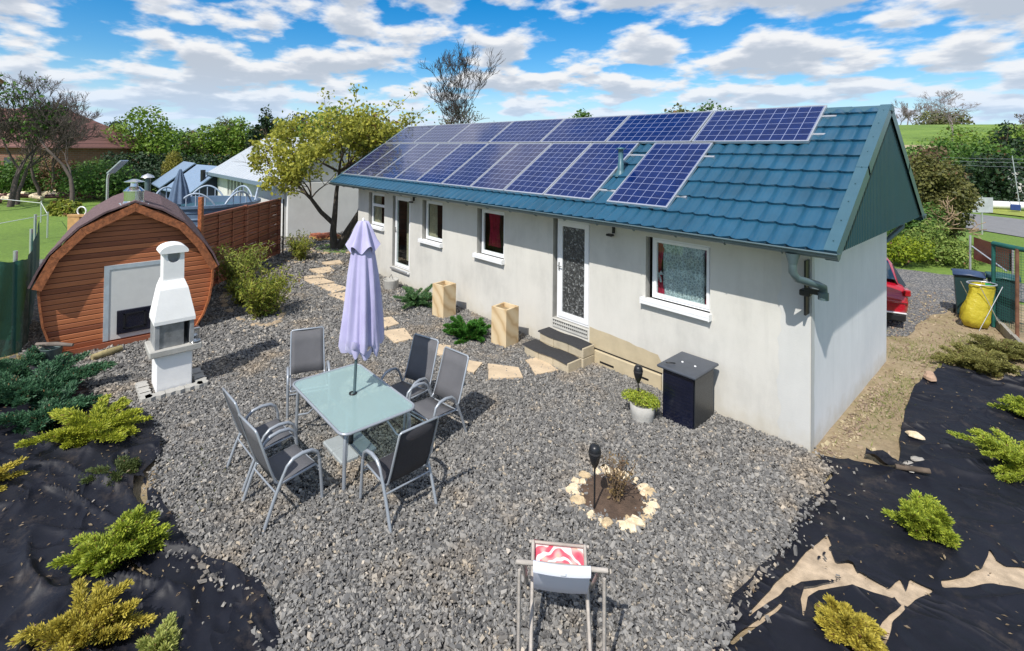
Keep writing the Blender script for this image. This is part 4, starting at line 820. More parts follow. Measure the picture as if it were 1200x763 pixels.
c = mixc(nt, (.74, .76, .84), c, math_(nt, 'GREATER_THAN', s.outputs[1], -.338)); c = mixc(nt, c, (.74, .76, .88), math_(nt, 'SUBTRACT', 1, nd(nt, 'ShaderNodeNewGeometry').outputs['Backfacing'])); nt.links.new(c, b.inputs['Base Color']); b.inputs['Roughness'].default_value = .85
pts = [(.215, .445), (.235, .43), (.215, .40), (.13, .33), (.03, .29), (-.08, .33), (-.19, .46), (-.29, .61), (-.335, .70), (-.345, .745), (-.365, .738), (-.370, .71), (-.368, .685)]
V = []; nx = 9
for y, z in pts:
    for i in range(nx): u = i/(nx-1)*2-1; V.append((u*.185, y, z-(1-u*u)*.012))
mesh_np('sling', V, [[j*nx+i, j*nx+i+1, (j+1)*nx+i+1, (j+1)*nx+i] for j in range(len(pts)-1) for i in range(nx-1)], MT['sling'] if 'sling' in MT else m, t, True, local=True)
MB().box(-.01, .025, -.378, -.374, .69, .705).build('cloth_label', MT['white'], t, True)
# ------------------------------------------------------------------ TABLE
TC = Vector((-3.46, -3.98, 0)); t = thing('garden_table', 'rectangular garden table with a frosted glass top and pale metal legs', 'table', TC, .0); OFF[t.name] = Vector((0, 0, 0))
def rrect(hx, hy, r, n=7):
    out = []
    for sx, sy, a0 in ((1, -1, -pi/2), (1, 1, 0), (-1, 1, pi/2), (-1, -1, pi)):
        for k in range(n): a = a0+pi/2*k/(n-1); out.append((sx*(hx-r)+r*cos(a), sy*(hy-r)+r*sin(a)))
    return out
HX, HY, ZT = .72, .43, .60
gt = MB().prism(rrect(HX-.012, HY-.012, .095), ZT-.008, ZT).build('glass_top', MT['table_glass'], t, True); tag(gt, 'frosted pale blue glass table top')
rr_ = rrect(HX, HY, .1); MB().tube([(x, y, ZT-.006) for x, y in rr_+rr_[:2]], .015, 8, False).build('rim', MT['chair_metal'], t, True)
for sx in (-1, 1):
    for sy in (-1, 1):
        MB().tube([(sx*(HX-.06), sy*(HY-.05), 0), (sx*(HX-.065), sy*(HY-.055), .30), (sx*(HX-.07), sy*(HY-.06), .50), (sx*(HX-.10), sy*(HY-.09), ZT-.022)], .019, 10).build('leg', MT['chair_metal'], t, True)
        MB().tube([(sx*(HX-.065), sy*(HY-.06), .22), (sx*(HX-.20), sy*(HY-.14), .27), (sx*(HX-.32), sy*(HY-.20), .40), (sx*(HX-.42), sy*(HY-.24), ZT-.03)], .012, 8).build('brace', MT['chair_metal'], t, True)
MB().tube([(-HX+.3, -.19, ZT-.025), (HX-.3, -.19, ZT-.025)], .011, 8).tube([(-HX+.3, .19, ZT-.025), (HX-.3, .19, ZT-.025)], .011, 8).build('cross_bar', MT['chair_metal'], t, True)
MB().lathe([(.045, 0), (.045, .012), (.03, .014), (.03, .0)], (0, 0.02, ZT), 16).build('parasol_collar', MT['black'], t, True)
# ------------------------------------------------------------------ PARASOL
px, py = -3.46, -3.955; t = thing('parasol', 'closed lavender parasol standing through the glass table', 'parasol', (px, py, 0))
mb = MB()
for (sx, sy) in ((-1, -1), (1, -1), (-1, 1), (1, 1)): mb.box(px+.05+(.004 if sx > 0 else -.25), px+.05+(.25 if sx > 0 else -.004), py-.06+(.004 if sy > 0 else -.21), py-.06+(.21 if sy > 0 else -.004), 0, .07, bev=.012)
tag(mb.build('base_plate', mat('base_slab', (.33, .36, .37), .6, var=.1), t)); MB().tube([(px+.02, py-.03, .05), (px+.02, py-.03, .25)], .028, 12).build('pole_socket', MT['black'], t)
pole = [(px+.02, py-.03, .05), (px, py+.012, .6), (px+.05, py+.07, 2.53)]; MB().tube(pole, .017, 12).build('pole', MT['zinc'], t)
n = 96; prof = [(.20, 1.16), (.222, 1.22), (.215, 1.32), (.20, 1.5), (.18, 1.75), (.16, 2.0), (.135, 2.2), (.11, 2.36), (.07, 2.47)]
V = []; Rp = random.Random(2); ph = [Rp.uniform(0, 6) for _ in range(6)]
for j, (r_, z) in enumerate(prof):
    for k in range(n):
        a = 2*pi*k/n; f = .34*(1-abs(cos(4*a+ph[0]+z*.3)))-.17+.10*cos(13*a+ph[1]-z*1.2)+.06*cos(3*a+ph[2])+.03*cos(23*a+z*3); f *= min(1, (2.6-z)*1.1)
        dz = (.05*cos(5*a+ph[3])+.035*cos(9*a+ph[4]))*(1 if j < 1 else .5 if j == 1 else 0); u = (z-.6)/1.96
        V.append((px+.05+r_*(1+f)*cos(a), py+.07+r_*(1+f)*sin(a), z+dz-.03))
F = [[j*n+k, j*n+(k+1) % n, (j+1)*n+(k+1) % n, (j+1)*n+k] for j in range(len(prof)-1) for k in range(n)]
mesh_np('canopy', V, F, MT['parasol'], t, True)
V = []; prof = [(.155, 1.13), (.20, 1.17), (.20, 1.25)]
for j, (r_, z) in enumerate(prof):
    for k in range(n): a = 2*pi*k/n; f = .12*cos(8*a+ph[0]+1)+.1*cos(5*a+ph[5]); V.append((px+.05+r_*.92*(1+f)*cos(a), py+.07+r_*.92*(1+f)*sin(a), z-.03-.05*cos(5*a+1)-.03*cos(2*a)))
mesh_np('canopy_hem', V, [[j*n+k, j*n+(k+1) % n, (j+1)*n+(k+1) % n, (j+1)*n+k] for j in range(2) for k in range(n)], MT['parasol'], t, True)
V = []; prof = [(.012, 2.625), (.055, 2.61), (.075, 2.56), (.10, 2.48), (.135, 2.38), (.17, 2.31)]
for j, (r_, z) in enumerate(prof):
    for k in range(n): a = 2*pi*k/n; f = .17*cos(6*a+ph[2])*min(1, j/3); V.append((px+.05+r_*(1+f)*cos(a), py+.07+r_*(1+f)*sin(a), z-.04-(.045*cos(6*a+ph[2]+pi)*j/5)))
mesh_np('canopy_cap', V, [[j*n+k, j*n+(k+1) % n, (j+1)*n+(k+1) % n, (j+1)*n+k] for j in range(5) for k in range(n)][::1], MT['parasol'], t, True)
MB().lathe([(.0, .05), (.012, .04), (.015, .02), (.01, 0)], (px+.05, py+.07, 2.57), 10).build('finial', MT['white'], t)
# ------------------------------------------------------------------ CHAIRS
def make_chair(lab, fab):
    t = thing('garden_chair', lab, 'chair', (0, 0, 0), 0, 'chairs around the garden table'); cm = MT['chair_metal']; W = .25
    for s in (-1, 1):
        MB().tube([(s*W, -.29, 0), (s*W, -.20, .24), (s*W, -.115, .43)],   .016, 8).build('leg', cm, t, True)
        MB().tube([(s*W, .27, 0), (s*W, .255, .22), (s*W, .235, .42)],   .016, 8).build('leg', cm, t, True)
        MB().tube([(s*W, -.115, .43), (s*W, -.085, .49), (s*W, -.03, .535), (s*W, .06, .55), (s*W, .15, .54), (s*W, .21, .50), (s*W, .235, .42)], [.0135, .015, .018, .019, .018, .015, .0135], 8).build('armrest', cm, t, True)
    side = lambda s: [(s*.215, .235, .335), (s*.215, .21, .365), (s*.215, .0, .345), (s*.215, -.13, .335), (s*.215, -.175, .38), (s*.215, -.22, .50), (s*.21, -.345, .885)]
    mb = MB(); mb.tube(side(-1)+[(-.195, -.35, .90), (.195, -.35, .90)]+side(1)[::-1], .011, 8); mb.tube([(-.215, .235, .335), (.215, .235, .335)], .011, 8)
    mb.tube([(-.24, -.185, .30), (.24, -.185, .30)], .009, 6).tube([(-.245, .245, .30), (.245, .245, .30)], .009, 6).tube([(-.25, .24, .345), (-.215, .235, .335)], .009, 6).tube([(.25, .24, .345), (.215, .235, .335)], .009, 6).tube([(-.25, -.165, .33), (-.215, -.13, .335)], .009, 6).tube([(.25, -.165, .33), (.215, -.13, .335)], .009, 6)
    mb.build('seat_frame', cm, t, True)
    nx = 9
    def cloth(name, pts, sag):
        V = [(u*.208, y, z-sag[1]*(1-u*u)) if sag[0] == 'z' else (u*.208, y-sag[1]*(1-u*u), z) for y, z in pts for u in np.linspace(-1, 1, nx)]; q = len(pts)
        F = [[j*nx+i, j*nx+i+1, (j+1)*nx+i+1, (j+1)*nx+i] for j in range(q-1) for i in range(nx-1)]; o = mesh_np(name, V, F, fab, t, True, local=True)
        md = o.modifiers.new('thickness', 'SOLIDIFY'); md.thickness = .006; return o
    cloth('seat', [(.235, .347), (.21, .374), (.1, .365), (0, .355), (-.12, .345)], ('z', .018)); cloth('backrest', [(-.165, .375), (-.215, .49), (-.26, .62), (-.30, .75), (-.345, .895)], ('y', .015))
    return t
proto = make_chair('', MT['fabric_grey']); protod = None
chairs = [((-3.05, -4.86), .10, 'grey mesh chair at the near left of the table, closest to the camera', 0), ((-3.68, -4.86), .05, 'grey mesh chair half hidden by the one beside it', 0),
 ((-4.66, -4.02), -pi/2-.32, 'grey mesh chair at the far end of the table, facing the parasol', 0), ((-3.60, -3.14), pi-.27+.54, 'grey mesh chair on the house side of the table, the farther of two', 0), ((-3.02, -3.12), pi+.12, 'grey mesh chair on the house side of the table, the nearer of two', 0)]
for i, ((x, y), rz, lab, k) in enumerate(chairs):
    c_ = proto if i == 0 else copy_tree(proto); c_.location = (x, y, 0); c_.rotation_euler = (0, 0, rz); c_['label'] = lab
c_ = make_chair('chair at the near end of the table with its dark back turned to the camera', MT['fabric_dark']); c_.location = (-2.32, -4.03, 0); c_.rotation_euler = (0, 0, pi/2+.03)
# ------------------------------------------------------------------ BARBECUE
bx, by = -6.40, -5.30; t = thing('barbecue', 'white masonry garden barbecue with a tall hood and grey shelf', 'barbecue', (bx, by, 0))
MB().box(bx-.2, bx+.21, by-.215, by+.215, .05, .545, bev=.012).build('pedestal', MT['bbq_white'], t); MB().box(bx-.26, bx+.27, by-.30, by+.32, .548, .64, bev=.012).build('shelf', MT['concrete'], t)
mb = MB(); fb = (bx-.24, bx+.22, by-.235, by+.225)
mb.box(fb[0], fb[0]+.05, fb[2], fb[3], .643, .97).box(fb[0]+.05, fb[1], fb[2], fb[2]+.05, .643, .97).box(fb[0]+.05, fb[1], fb[3]-.05, fb[3], .643, .97); mb.build('firebox', MT['bbq_grey'], t); MB().box(fb[1]-.03, fb[1]-.02, fb[2]+.052, fb[3]-.12, .645, .968).build('fire_screen', mat('fire_screen', (.34, .35, .36), .4, metal=.6, var=.5, scale=5), t)
def loft(secs):
    mb = MB(); vs = []
    for (x0, x1, y0, y1, z) in secs: vs += [(x0, y0, z), (x1, y0, z), (x1, y1, z), (x0, y1, z)]
    n = len(secs); return mb.add(vs, [[0, 3, 2, 1], [4*n-4, 4*n-3, 4*n-2, 4*n-1]]+[[4*j+k, 4*j+(k+1) % 4, 4*j+4+(k+1) % 4, 4*j+4+k] for j in range(n-1) for k in range(4)])
h = loft([(bx-.25, bx+.235, by-.25, by+.24, .973), (bx-.25, bx+.235, by-.25, by+.24, 1.02), (bx-.215, bx+.15, by-.18, by+.16, 1.42), (bx-.21, bx+.10, by-.14, by+.12, 1.53)]).build('hood', MT['bbq_white'], t)
mb = MB(); 
mb.box(bx-.2, bx+.08, by-.135, by-.085, 1.53, 1.93).box(bx-.2, bx+.08, by+.065, by+.115, 1.53, 1.93).box(bx-.2, bx-.15, by-.085, by+.065, 1.53, 1.93)
fr = [(by-.085, 1.53), (by+.065, 1.53), (by+.065, 1.86)]+[(by-.01+.075*cos(a), 1.86-.085*sin(a)) for a in np.linspace(0, pi, 9)][1:]
mb.prism(fr, bx+.03, bx+.08, 'x'); mb.build('flue', MT['bbq_white'], t)
mb = MB(); cap = [(by-.01+.175*cos(a), 1.93+.10*sin(a)) for a in np.linspace(0, pi, 13)]+[(by-.175, 1.915), (by+.155, 1.915)]; mb.prism(cap, bx-.23, bx+.11, 'x'); mb.build('cap', MT['bbq_white'], t)
mb = MB(); mb.lathe([(.0, 0), (.06, .0), (.075, .02), (.07, .012), (0, .008)], (bx+.2, by+.24, .645), 14).build('metal_bowl', MT['steel'], t)
MB().box(bx-.02, bx+.08, by+.23, by+.33, .645, .80, bev=.01).build('side_vent', MT['steel'], t)
# pavers under it: zigzag interlocking stones, each a thing
k = 0
def paver(x, y, rz, lab):
    pl = [(-.11, -.05), (-.055, -.075), (0, -.05), (.055, -.075), (.11, -.05), (.11, .05), (.055, .075), (0, .05), (-.055, .075), (-.11, .05)]
    o = MB().prism(pl, 0, .075).build('paving_block', MT['concrete']); o.location = (x, y, .005); o.rotation_euler = (0, 0, rz); tag(o, lab, 'paving block', 'zigzag concrete blocks under the barbecue')
for i in range(3): paver(bx+.30, by-.23+.225*i, pi/2, f'zigzag concrete block in front of the barbecue, {("left", "middle", "right")[i]} of three')
for i in range(3): paver(bx-.16+.2*i, by+.33, 0, f'zigzag concrete block right of the barbecue foot, {("farthest", "middle", "nearest")[i]} of three')
for i in range(3): paver(bx-.16+.2*i, by-.33, 0, f'zigzag concrete block left of the barbecue foot, {("farthest", "middle", "nearest")[i]} of three')
# ------------------------------------------------------------------ SAUNA
sx, sy = -8.6, -5.56; t = thing('barrel_sauna', 'reddish wooden barrel sauna with a brown shingle roof', 'sauna', (sx, sy, 0)); LEN = 3.05
out = [(-1.21, .86), (-1.23, 1.12), (-1.14, 1.48), (-.92, 1.85), (-.68, 2.08), (-.36, 2.26), (0, 2.37), (.36, 2.26), (.68, 2.06), (.92, 1.84), (1.14, 1.47), (1.24, 1.12), (1.23, .86), (1.18, .54), (1.10, .30), (.97, .08), (-.95, .08), (-1.10, .30), (-1.17, .55)]
body = [(sy+a, b) for a, b in out[::-1]]
MB().prism([(sy+a*.972, .1+(b-.1)*.978) for a, b in out[::-1]], sx-.10, sx-.09, 'x').build('front_wall', MT['sauna_wood'], t)
mb = MB(); n = len(body); vs = [(x, y+.10*(sx-x), z) for x in (sx-.02, sx-LEN+.1) for y, z in body]; mb.add(vs, [[i, (i+1) % n, (i+1) % n+n, i+n] for i in range(n)]+[[i+n for i in range(n)]])
ib = [(sy+(y-sy)*.972, .1+(z-.1)*.978) for y, z in body]; mb.add([(sx-.02, y, z) for y, z in body]+[(sx-.02, y, z) for y, z in ib]+[(sx-.1, y, z) for y, z in ib], [[i, (i+1) % n, (i+1) % n+n, i+n] for i in range(n)]+[[i+n, (i+1) % n+n, (i+1) % n+2*n, i+2*n] for i in range(n)]); mb.build('barrel', MT['trim_wood'], t)
ro = [(-1.29, 1.18), (-1.20, 1.42), (-1.08, 1.66), (-.72, 2.06), (-.40, 2.27), (0, 2.43), (.40, 2.26), (.73, 2.02), (1.04, 1.62), (1.18, 1.40), (1.28, 1.16)]
def strip(poly, th, xa, xb):
    mb = MB()
    Q = [Vector(p) for p in poly]; nr = [Vector(((b-a).y, -(b-a).x)).normalized() for a, b in zip(Q, Q[1:])]; ins = []
    for i, p in enumerate(Q):
        n1, n2 = nr[max(0, i-1)], nr[min(i, len(nr)-1)]; ins.append(p+(n1+n2)*th/(1+n1.dot(n2)))
    for i, (a, b) in enumerate(zip(Q, Q[1:])):
        e_ = (b-a).normalized()*.0015; q = [a+e_, b-e_, ins[i+1]-e_, ins[i]+e_]; mb.prism([(sy+u, w_) for u, w_ in q], xa, xb, 'x')
    return mb
strip([ro[0], ro[2], ro[3], ro[5], ro[7], ro[8], ro[10]], .125, sx+.03, sx+.07).build('fascia', MT['trim_wood'], t)
V = []; m_ = len(ro); xs = np.linspace(sx+.062, sx-LEN, 14)
for i, x in enumerate(xs):
    for (a, b) in ro: V.append((x, sy+a*1.01+.10*(sx-x), b+.012+.006*((i*7) % 3)))
F = [[i*m_+j, (i+1)*m_+j, (i+1)*m_+j+1, i*m_+j+1] for i in range(13) for j in range(m_-1)]; o = mesh_np('roof', V, F, MT['shingle'], t); md = o.modifiers.new('thickness', 'SOLIDIFY'); md.thickness = .03; md.offset = -1
ch = MB(); c0 = (sx-.22, sy+.0, 2.40); ch.lathe([(.19, -.05), (.145, .05), (.145, .20), (.158, .205), (.158, .225), (.09, .29), (.06, .30), (.05, .37), (.15, .375), (.15, .385), (.03, .43), (0, .43)], c0, 32, smooth=False); cc = ch.build('chimney', MT['steel'], t); MB().box(c0[0]-.2, c0[0]+.22, sy-.2, sy+.2, 2.395, 2.40, T=None).build('flashing', MT['alu'], cc)
dx = sx-.088; dr = MB().box(dx, dx+.02, sy-.40, sy+.42, .12, 1.38).build('door_panel', mat('pale_panel', (.62, .62, .60), .6, var=.05), t); tag(dr, 'off white front panel with grey edging')
MB().box(dx+.02, dx+.03, sy-.40, sy-.33, .12, 1.38).box(dx+.02, dx+.03, sy-.33, sy+.42, 1.31, 1.38).build('edge_strip', mat('edge_grey', (.42, .48, .52), .5), dr)
MB().box(dx+.021, dx+.06, sy-.22, sy+.27, .2, .60, bev=.006).build('stove_door', glb, dr); f2 = MB(); frame_ = [(sy-.13, sy+.18, .28, .54)]
for y0, y1, z0, z1 in frame_: f2.box(dx+.061, dx+.072, y0, y1, z0, z0+.02).box(dx+.061, dx+.072, y0, y1, z1-.02, z1).box(dx+.061, dx+.072, y0, y0+.02, z0, z1).box(dx+.061, dx+.072, y1-.02, y1, z0, z1)
f2.build('stove_frame', MT['black'], dr)
for xx in (sx-.3, sx-1.7, sx-3.0): MB().box(xx-.06, xx+.06, sy-.95, sy+.95, 0, .10).build('cradle', MT['trim_wood'], t)
MB().box(sx-.02, sx+.01, sy-.95, sy+.97, .02, .11).build('base_board', MT['fence_wood'], t)
# bucket and log in front
t = thing('zinc_bucket', 'old zinc bucket with a stick across it at the sauna corner', 'bucket', (-8.42, -6.6, 0)); MB().lathe([(.10, 0), (.14, .26), (.145, .27), (.13, .27), (.095, .03), (0, .03)], (-8.42, -6.6, 0), 20).build('pail', mat('old_zinc', (.10, .14, .14), .5, metal=.4), t); MB().tube([(-8.28, -6.6, .27), (-8.42, -6.74, .33), (-8.56, -6.6, .27)], .006, 6).build('handle', MT['black'], t)
o = MB().tube([(-8.6, -6.78, .30), (-8.4, -6.55, .31), (-8.25, -6.35, .29)], [.03, .035, .025], 8).build('stick', MT['pale_bark']); tag(o, 'thick dry stick lying across the zinc bucket', 'stick')
o = MB().tube([(-8.12, -6.12, .07), (-8.18, -5.95, .08), (-8.28, -5.74, .075)], [.05, .055, .05], 10).build('log', mat('log_wood', (.36, .30, .15), .9, var=.5, scale=8, bmp=.6)); tag(o, 'short split log lying in front of the sauna', 'log')
# ------------------------------------------------------------------ WEED FABRIC
def ridged(x, y, s, seed, ax=0.0, st=3.0):
    u = (x*cos(ax)+y*sin(ax))*s; v = (-x*sin(ax)+y*cos(ax))*s*st; out = []
    for a, b in zip(u, v):
        q = Vector((a+.4*mn.noise(Vector((a*.7, b*.3, seed))), b+.8*mn.noise(Vector((a*.5, b*.4, seed+5))), seed)); out.append((1-abs(mn.noise(q))*2)**5)
    return np.array(out)
def clothz(base, ang, seed, amp):
    def f(x, y): return base+.03*vnoise(x, y, 1.1, seed)+amp*ridged(x, y, .9, seed, ang, 2.4)*np.clip(vnoise(x, y, .8, seed+3)+.55, 0, 1)+.006*vnoise(x, y, 7, seed)
    return f
TEARS = [
[(0.368, -2.738), (0.382, -2.461), (0.422, -2.004), (0.501, -1.332), (0.571, -1.454), (0.513, -1.897), (0.462, -2.312), (0.395, -2.625)],
[(0.493, -2.207), (0.525, -1.832), (0.582, -1.497), (0.652, -1.63), (0.749, -1.541), (0.789, -1.62), (0.678, -1.849), (0.538, -2.085)],
[(0.571, -2.116), (0.687, -1.886), (0.807, -1.599), (0.955, -1.594), (1.06, -1.562), (1.027, -1.679), (0.865, -1.768), (0.744, -1.888), (0.645, -2.051), (0.617, -2.195), (0.651, -2.406), (0.584, -2.256)],
[(0.341, -2.999), (0.407, -2.732), (0.488, -2.39), (0.511, -2.406), (0.442, -2.749), (0.382, -2.986)],
[(0.98, -1.587), (1.034, -1.405), (1.083, -1.512), (1.088, -1.341), (1.242, -1.348), (1.14, -1.557), (1.095, -1.719)],
[(1.0, -2.131), (1.048, -1.857), (1.094, -1.654), (1.111, -1.699), (1.071, -1.931), (1.076, -2.233), (1.054, -2.26)],
[(1.247, -1.178), (1.364, -0.992), (1.445, -0.759), (1.462, -0.414), (1.511, -0.549), (1.572, -0.57), (1.675, -0.474), (1.745, -0.442), (2.4, -.3), (2.4, -.6), (1.75, -0.726), (1.684, -0.781), (1.526, -0.896), (1.419, -1.07), (1.263, -1.277)]]
TEARS = [wob(p_, .018, .035, 3+i) for i, p_ in enumerate(TEARS)]
RF = wob([(.10, -.06), (.37, .12), (.60, .26), (.74, .34), (.66, .8), (.58, 1.5), (.52, 2.2), (.50, 3.0), (.53, 3.4), (.66, 4.15), (.90, 4.40), (1.05, 4.2), (1.25, 4.15), (1.55, 4.7), (3.0, 5.2), (3.6, 0), (3.6, -7), (.2, -7), (.30, -3.4), (.22, -3.0), (.24, -2.6), (.26, -2.05), (.30, -1.6), (.24, -1.08), (.30, -.35)], .03, .12, 1)
cut = wob([(.70, .38), (.85, .30), (.95, .02), (.90, -.02), (.78, .18)], .01, .08)
def rz_(x, y):
    z = clothz(.026, 1.1, 2, .06)(x, y); f = clothz(0, .1, 9, .09)(x, y); return z+f*smooth(1.2, 3.0, y)*.9
tag(sheet('weed_fabric', RF, TEARS, .016, rz_, MT['weed']), 'torn black weed fabric over the sandy bed right of the house', 'weed fabric')
SND = wob([(.28, -2.9), (.40, -1.2), (1.0, -1.1), (1.5, -.2), (3, 0), (3, -1.2), (1.7, -1.4), (1.2, -2.0), (.7, -2.3)], .03, .2)
tag(sheet('bare_sand', SND, [], .05, zfl(.006, .008, 3), sandm), 'pale bare sand showing through the torn fabric', kind='structure')
LF = wob([(-8.4, -6.75), (-7.9, -6.45), (-7.0, -6.2), (-6.3, -6.1), (-5.95, -5.78), (-5.4, -5.62), (-4.9, -5.62), (-4.6, -5.66), (-4.35, -5.85), (-3.95, -5.80), (-3.4, -5.72), (-2.95, -5.66), (-2.6, -5.50), (-2.25, -5.30), (-1.7, -5.34), (-1.4, -5.6), (-1.2, -8), (-9.4, -8.4)], .035, .12, 4)
holes = [wob([(-4.35, -5.90), (-4.05, -5.82), (-3.75, -5.86), (-3.85, -5.93), (-4.1, -5.95)], .04, .04, 2), wob([(-3.25, -6.10), (-3.0, -6.0), (-2.75, -5.92), (-2.8, -5.96), (-3.05, -6.06)], .02, .04, 7)]
def lz_(x, y): return clothz(.035, .35, 12, .10)(x, y)+.05*ridged(x, y, 1.3, 31, 2.4, 2.0)*smooth(-5.2, -2.6, x)+.06*smooth(-6.0, -7.2, y)
tag(sheet('weed_fabric', LF, holes, .024, lz_, MT['weed']), 'wrinkled black weed fabric covering the planting bed at the left', 'weed fabric')
# flap of cloth at the corner of the house
for i, (x, y, l, rz, lab) in enumerate([(.62, .36, .16, .5, 'black fabric scrap pinned by stones near the house corner')]):
    V = []; nx = 9
    for a in range(nx):
        for b in range(nx): u, v_ = a/(nx-1)-.5, b/(nx-1)-.5; V.append((x+u*l*2.2, y+v_*l, .07+.03*sin(u*9+v_*5)+.02*cos(v_*13)))
    tag(mesh_np('fabric_scrap', V, [[a*nx+b, (a+1)*nx+b, (a+1)*nx+b+1, a*nx+b+1] for a in range(nx-1) for b in range(nx-1)], MT['weed'], None, True), lab, 'fabric scrap')
# stones holding the cloth
for i, (x, y, s, m_, lab) in enumerate([(.74, 1.20, .085, MT['stone_lt'], 'flat pale stone on the edge of the right black fabric'), (.86, .62, .07, MT['stone_gr'], 'grey lump of stone on the fabric, upper of three'), (.80, .46, .06, MT['stone_gr'], 'grey stone on the fabric, middle of three'), (.84, .36, .065, MT['stone_gr'], 'low grey stone on the fabric, lowest of three'), (.60, 3.35, .14, mat('pink_stone', (.40, .27, .19), .9), 'large pinkish stone at the far corner of the black fabric')]):
    o = rock('stone', (0, 0, 0), s, s*.65, s*.75, m_, None, i+70, .4*i); o.location = (x, y, .05); tag(o, lab, 'stone')
o = MB().tube([(.72, .26, .08), (.98, .40, .10)], .028, 6).build('timber_offcut', MT['bark']); tag(o, 'dark timber offcut weighing down the fabric edge', 'timber')
for i, (x, y) in enumerate([(1.62, .05), (.30, -1.2), (-5.4, -6.3), (-4.0, -6.2)]): pass
# ------------------------------------------------------------------ JUNIPERS
juniper((1.06, -.62, .04), .25, .34, 'bright green bushy juniper in the middle of the right fabric', MT['jun_g'], 1, 60, nneedle=666, nsize=0.027, up=1.2, width=.07)
juniper((.90, -2.30, .04), .185, .24, 'small golden juniper at the bottom edge on the right fabric', MT['jun_o'], 2, 56, nneedle=564, nsize=0.025, up=1.6, width=.055)
juniper((1.72, 1.42, .05), .62, .20, 'fresh green juniper with one long arm on the right fabric', MT['jun_g'], 3, 26, dirs=[pi, pi*.9, 2.4, 3.6, 4.2], nneedle=589, nsize=0.030, up=.4)
juniper((1.75, 2.95, .05), .5, .2, 'small fresh green juniper farther up the right fabric', MT['jun_g'], 4, 18, dirs=[pi, 2.7, 3.5], nneedle=461, nsize=0.030, up=.4)
juniper((-7.15, -6.72, .04), .72, .30, 'large blue green juniper, left one below the zinc bucket', MT['jun_b'], 5, 60, nneedle=666, nsize=0.041, up=.5, width=.11)
juniper((-6.3, -6.62, .04), .55, .24, 'dark blue green juniper spreading beside the yellow one', MT['jun_b'], 6, 46, nneedle=615, nsize=0.038, up=.4, width=.10)
juniper((-8.2, -6.95, .04), .45, .28, 'blue green juniper tucked against the sauna corner', MT['jun_b'], 16, 34, nneedle=564, nsize=0.041, up=.5, width=.10)
juniper((-5.50, -6.20, .04), .62, .26, 'yellow green juniper reaching up toward the barbecue', MT['jun_y'], 7, 50, dirs=[.4, .9, 1.2, 2.6, -.6, 4.0, 5.2], nneedle=666, nsize=0.033, up=.6, width=.085)
juniper((-3.25, -6.14, .04), .34, .26, 'yellow green juniper in the middle of the left fabric', MT['jun_g'], 8, 44, nneedle=615, nsize=0.030, up=.8, width=.075)
juniper((-4.5, -6.05, .03), .26, .12, 'small dull green juniper between the two yellow ones', mat('x', (.1, .1, .1)) and leafmat('jun_dull', (.12, .16, .05), (.05, .07, .02)), 9, 24, nneedle=410, nsize=0.025, up=.3)
juniper((-2.50, -6.36, .02), .36, .24, 'golden juniper at the bottom left edge of the picture', MT['jun_o'], 10, 56, nneedle=666, nsize=0.027, up=1.2, width=.06)
juniper((-2.02, -5.98, .02), .17, .20, 'pale yellow tipped juniper beside the golden one', leafmat('jun_pale', (.50, .52, .16), (.25, .30, .06), tr=.25), 11, 40, nneedle=513, nsize=0.025, up=1.4, width=.055)
juniper((-5.0, -7.15, .05), .42, .26, 'golden juniper cut off by the left edge of the picture', MT['jun_o'], 12, 36, nneedle=513, nsize=0.030, up=.9)
juniper((-5.12, -.98, .02), .50, .36, 'lush green fern like juniper between the two sandstone planters', MT['jun_f'], 13, 62, nneedle=769, nsize=0.033, up=1.0, width=.07)
juniper((-7.35, -.62, .02), .52, .30, 'low green and grey juniper left of the farther planter', leafmat('jun_mix', (.12, .24, .08), (.04, .10, .05), tr=.2), 14, 50, nneedle=615, nsize=0.030, up=.7, width=.07)
# grey dusty weeds at the far end of the right fabric
juniper((1.02, 4.55, .02), .50, .22, 'clump of yellowish weeds beyond the black fabric', leafmat('weed_y', (.34, .33, .10), (.16, .15, .05)), 15, 60, nneedle=410, nsize=0.038, up=.9, width=.1, name='weed_clump', cat='weeds')
juniper((1.25, 5.6, .02), .45, .22, 'clump of yellowish weeds by the wire fence foot', leafmat('weed_y2', (.30, .30, .09), (.14, .13, .05)), 17, 44, nneedle=359, nsize=0.038, up=.9, width=.1, name='weed_clump', cat='weeds')
# weeds and grass tufts (nobody could count them)
P = []
for (cx_, cy_, rx_, ry_, n_) in [(.45, 4.6, .7, .8, 700), (.35, 2.2, .25, 1.4, 500), (.9, 5.8, .5, .8, 600), (-3.6, -5.5, .5, .2, 60), (-4.2, -5.4, .5, .3, 60), (-7.6, -6.4, .6, .2, 300), (-8.9, -7.0, .4, .4, 400)]:
    P.append(np.column_stack([rng.normal(cx_, rx_*.5, n_), rng.normal(cy_, ry_*.5, n_), np.full(n_, .0)]))
P = np.concatenate(P); P = P[~inpoly(P[:, :2], HOUSE)]; D_ = rng.normal(size=P.shape)*[.5, .5, .1]+[0, 0, .5]; D_ /= np.linalg.norm(D_, axis=1, keepdims=True); sd = np.cross(D_, rng.normal(size=P.shape)); sd /= np.linalg.norm(sd, axis=1, keepdims=True); s = rng.uniform(.03, .09, (len(P), 1))
V = np.stack([P-sd*.004, P+sd*.004, P+D_*s*.6+sd*.003, P+D_*s], 1).reshape(-1, 3); tag(mesh_np('grass', V, np.arange(len(V)).reshape(-1, 4), MT['grassleaf']), 'thin grass and weeds growing in the bare soil', 'grass', kind='stuff')
MT['brownrub'] = mat('brown_rubble', (.36, .28, .19), .9, var=.35, scale=9, bmp=.6, island=.35)
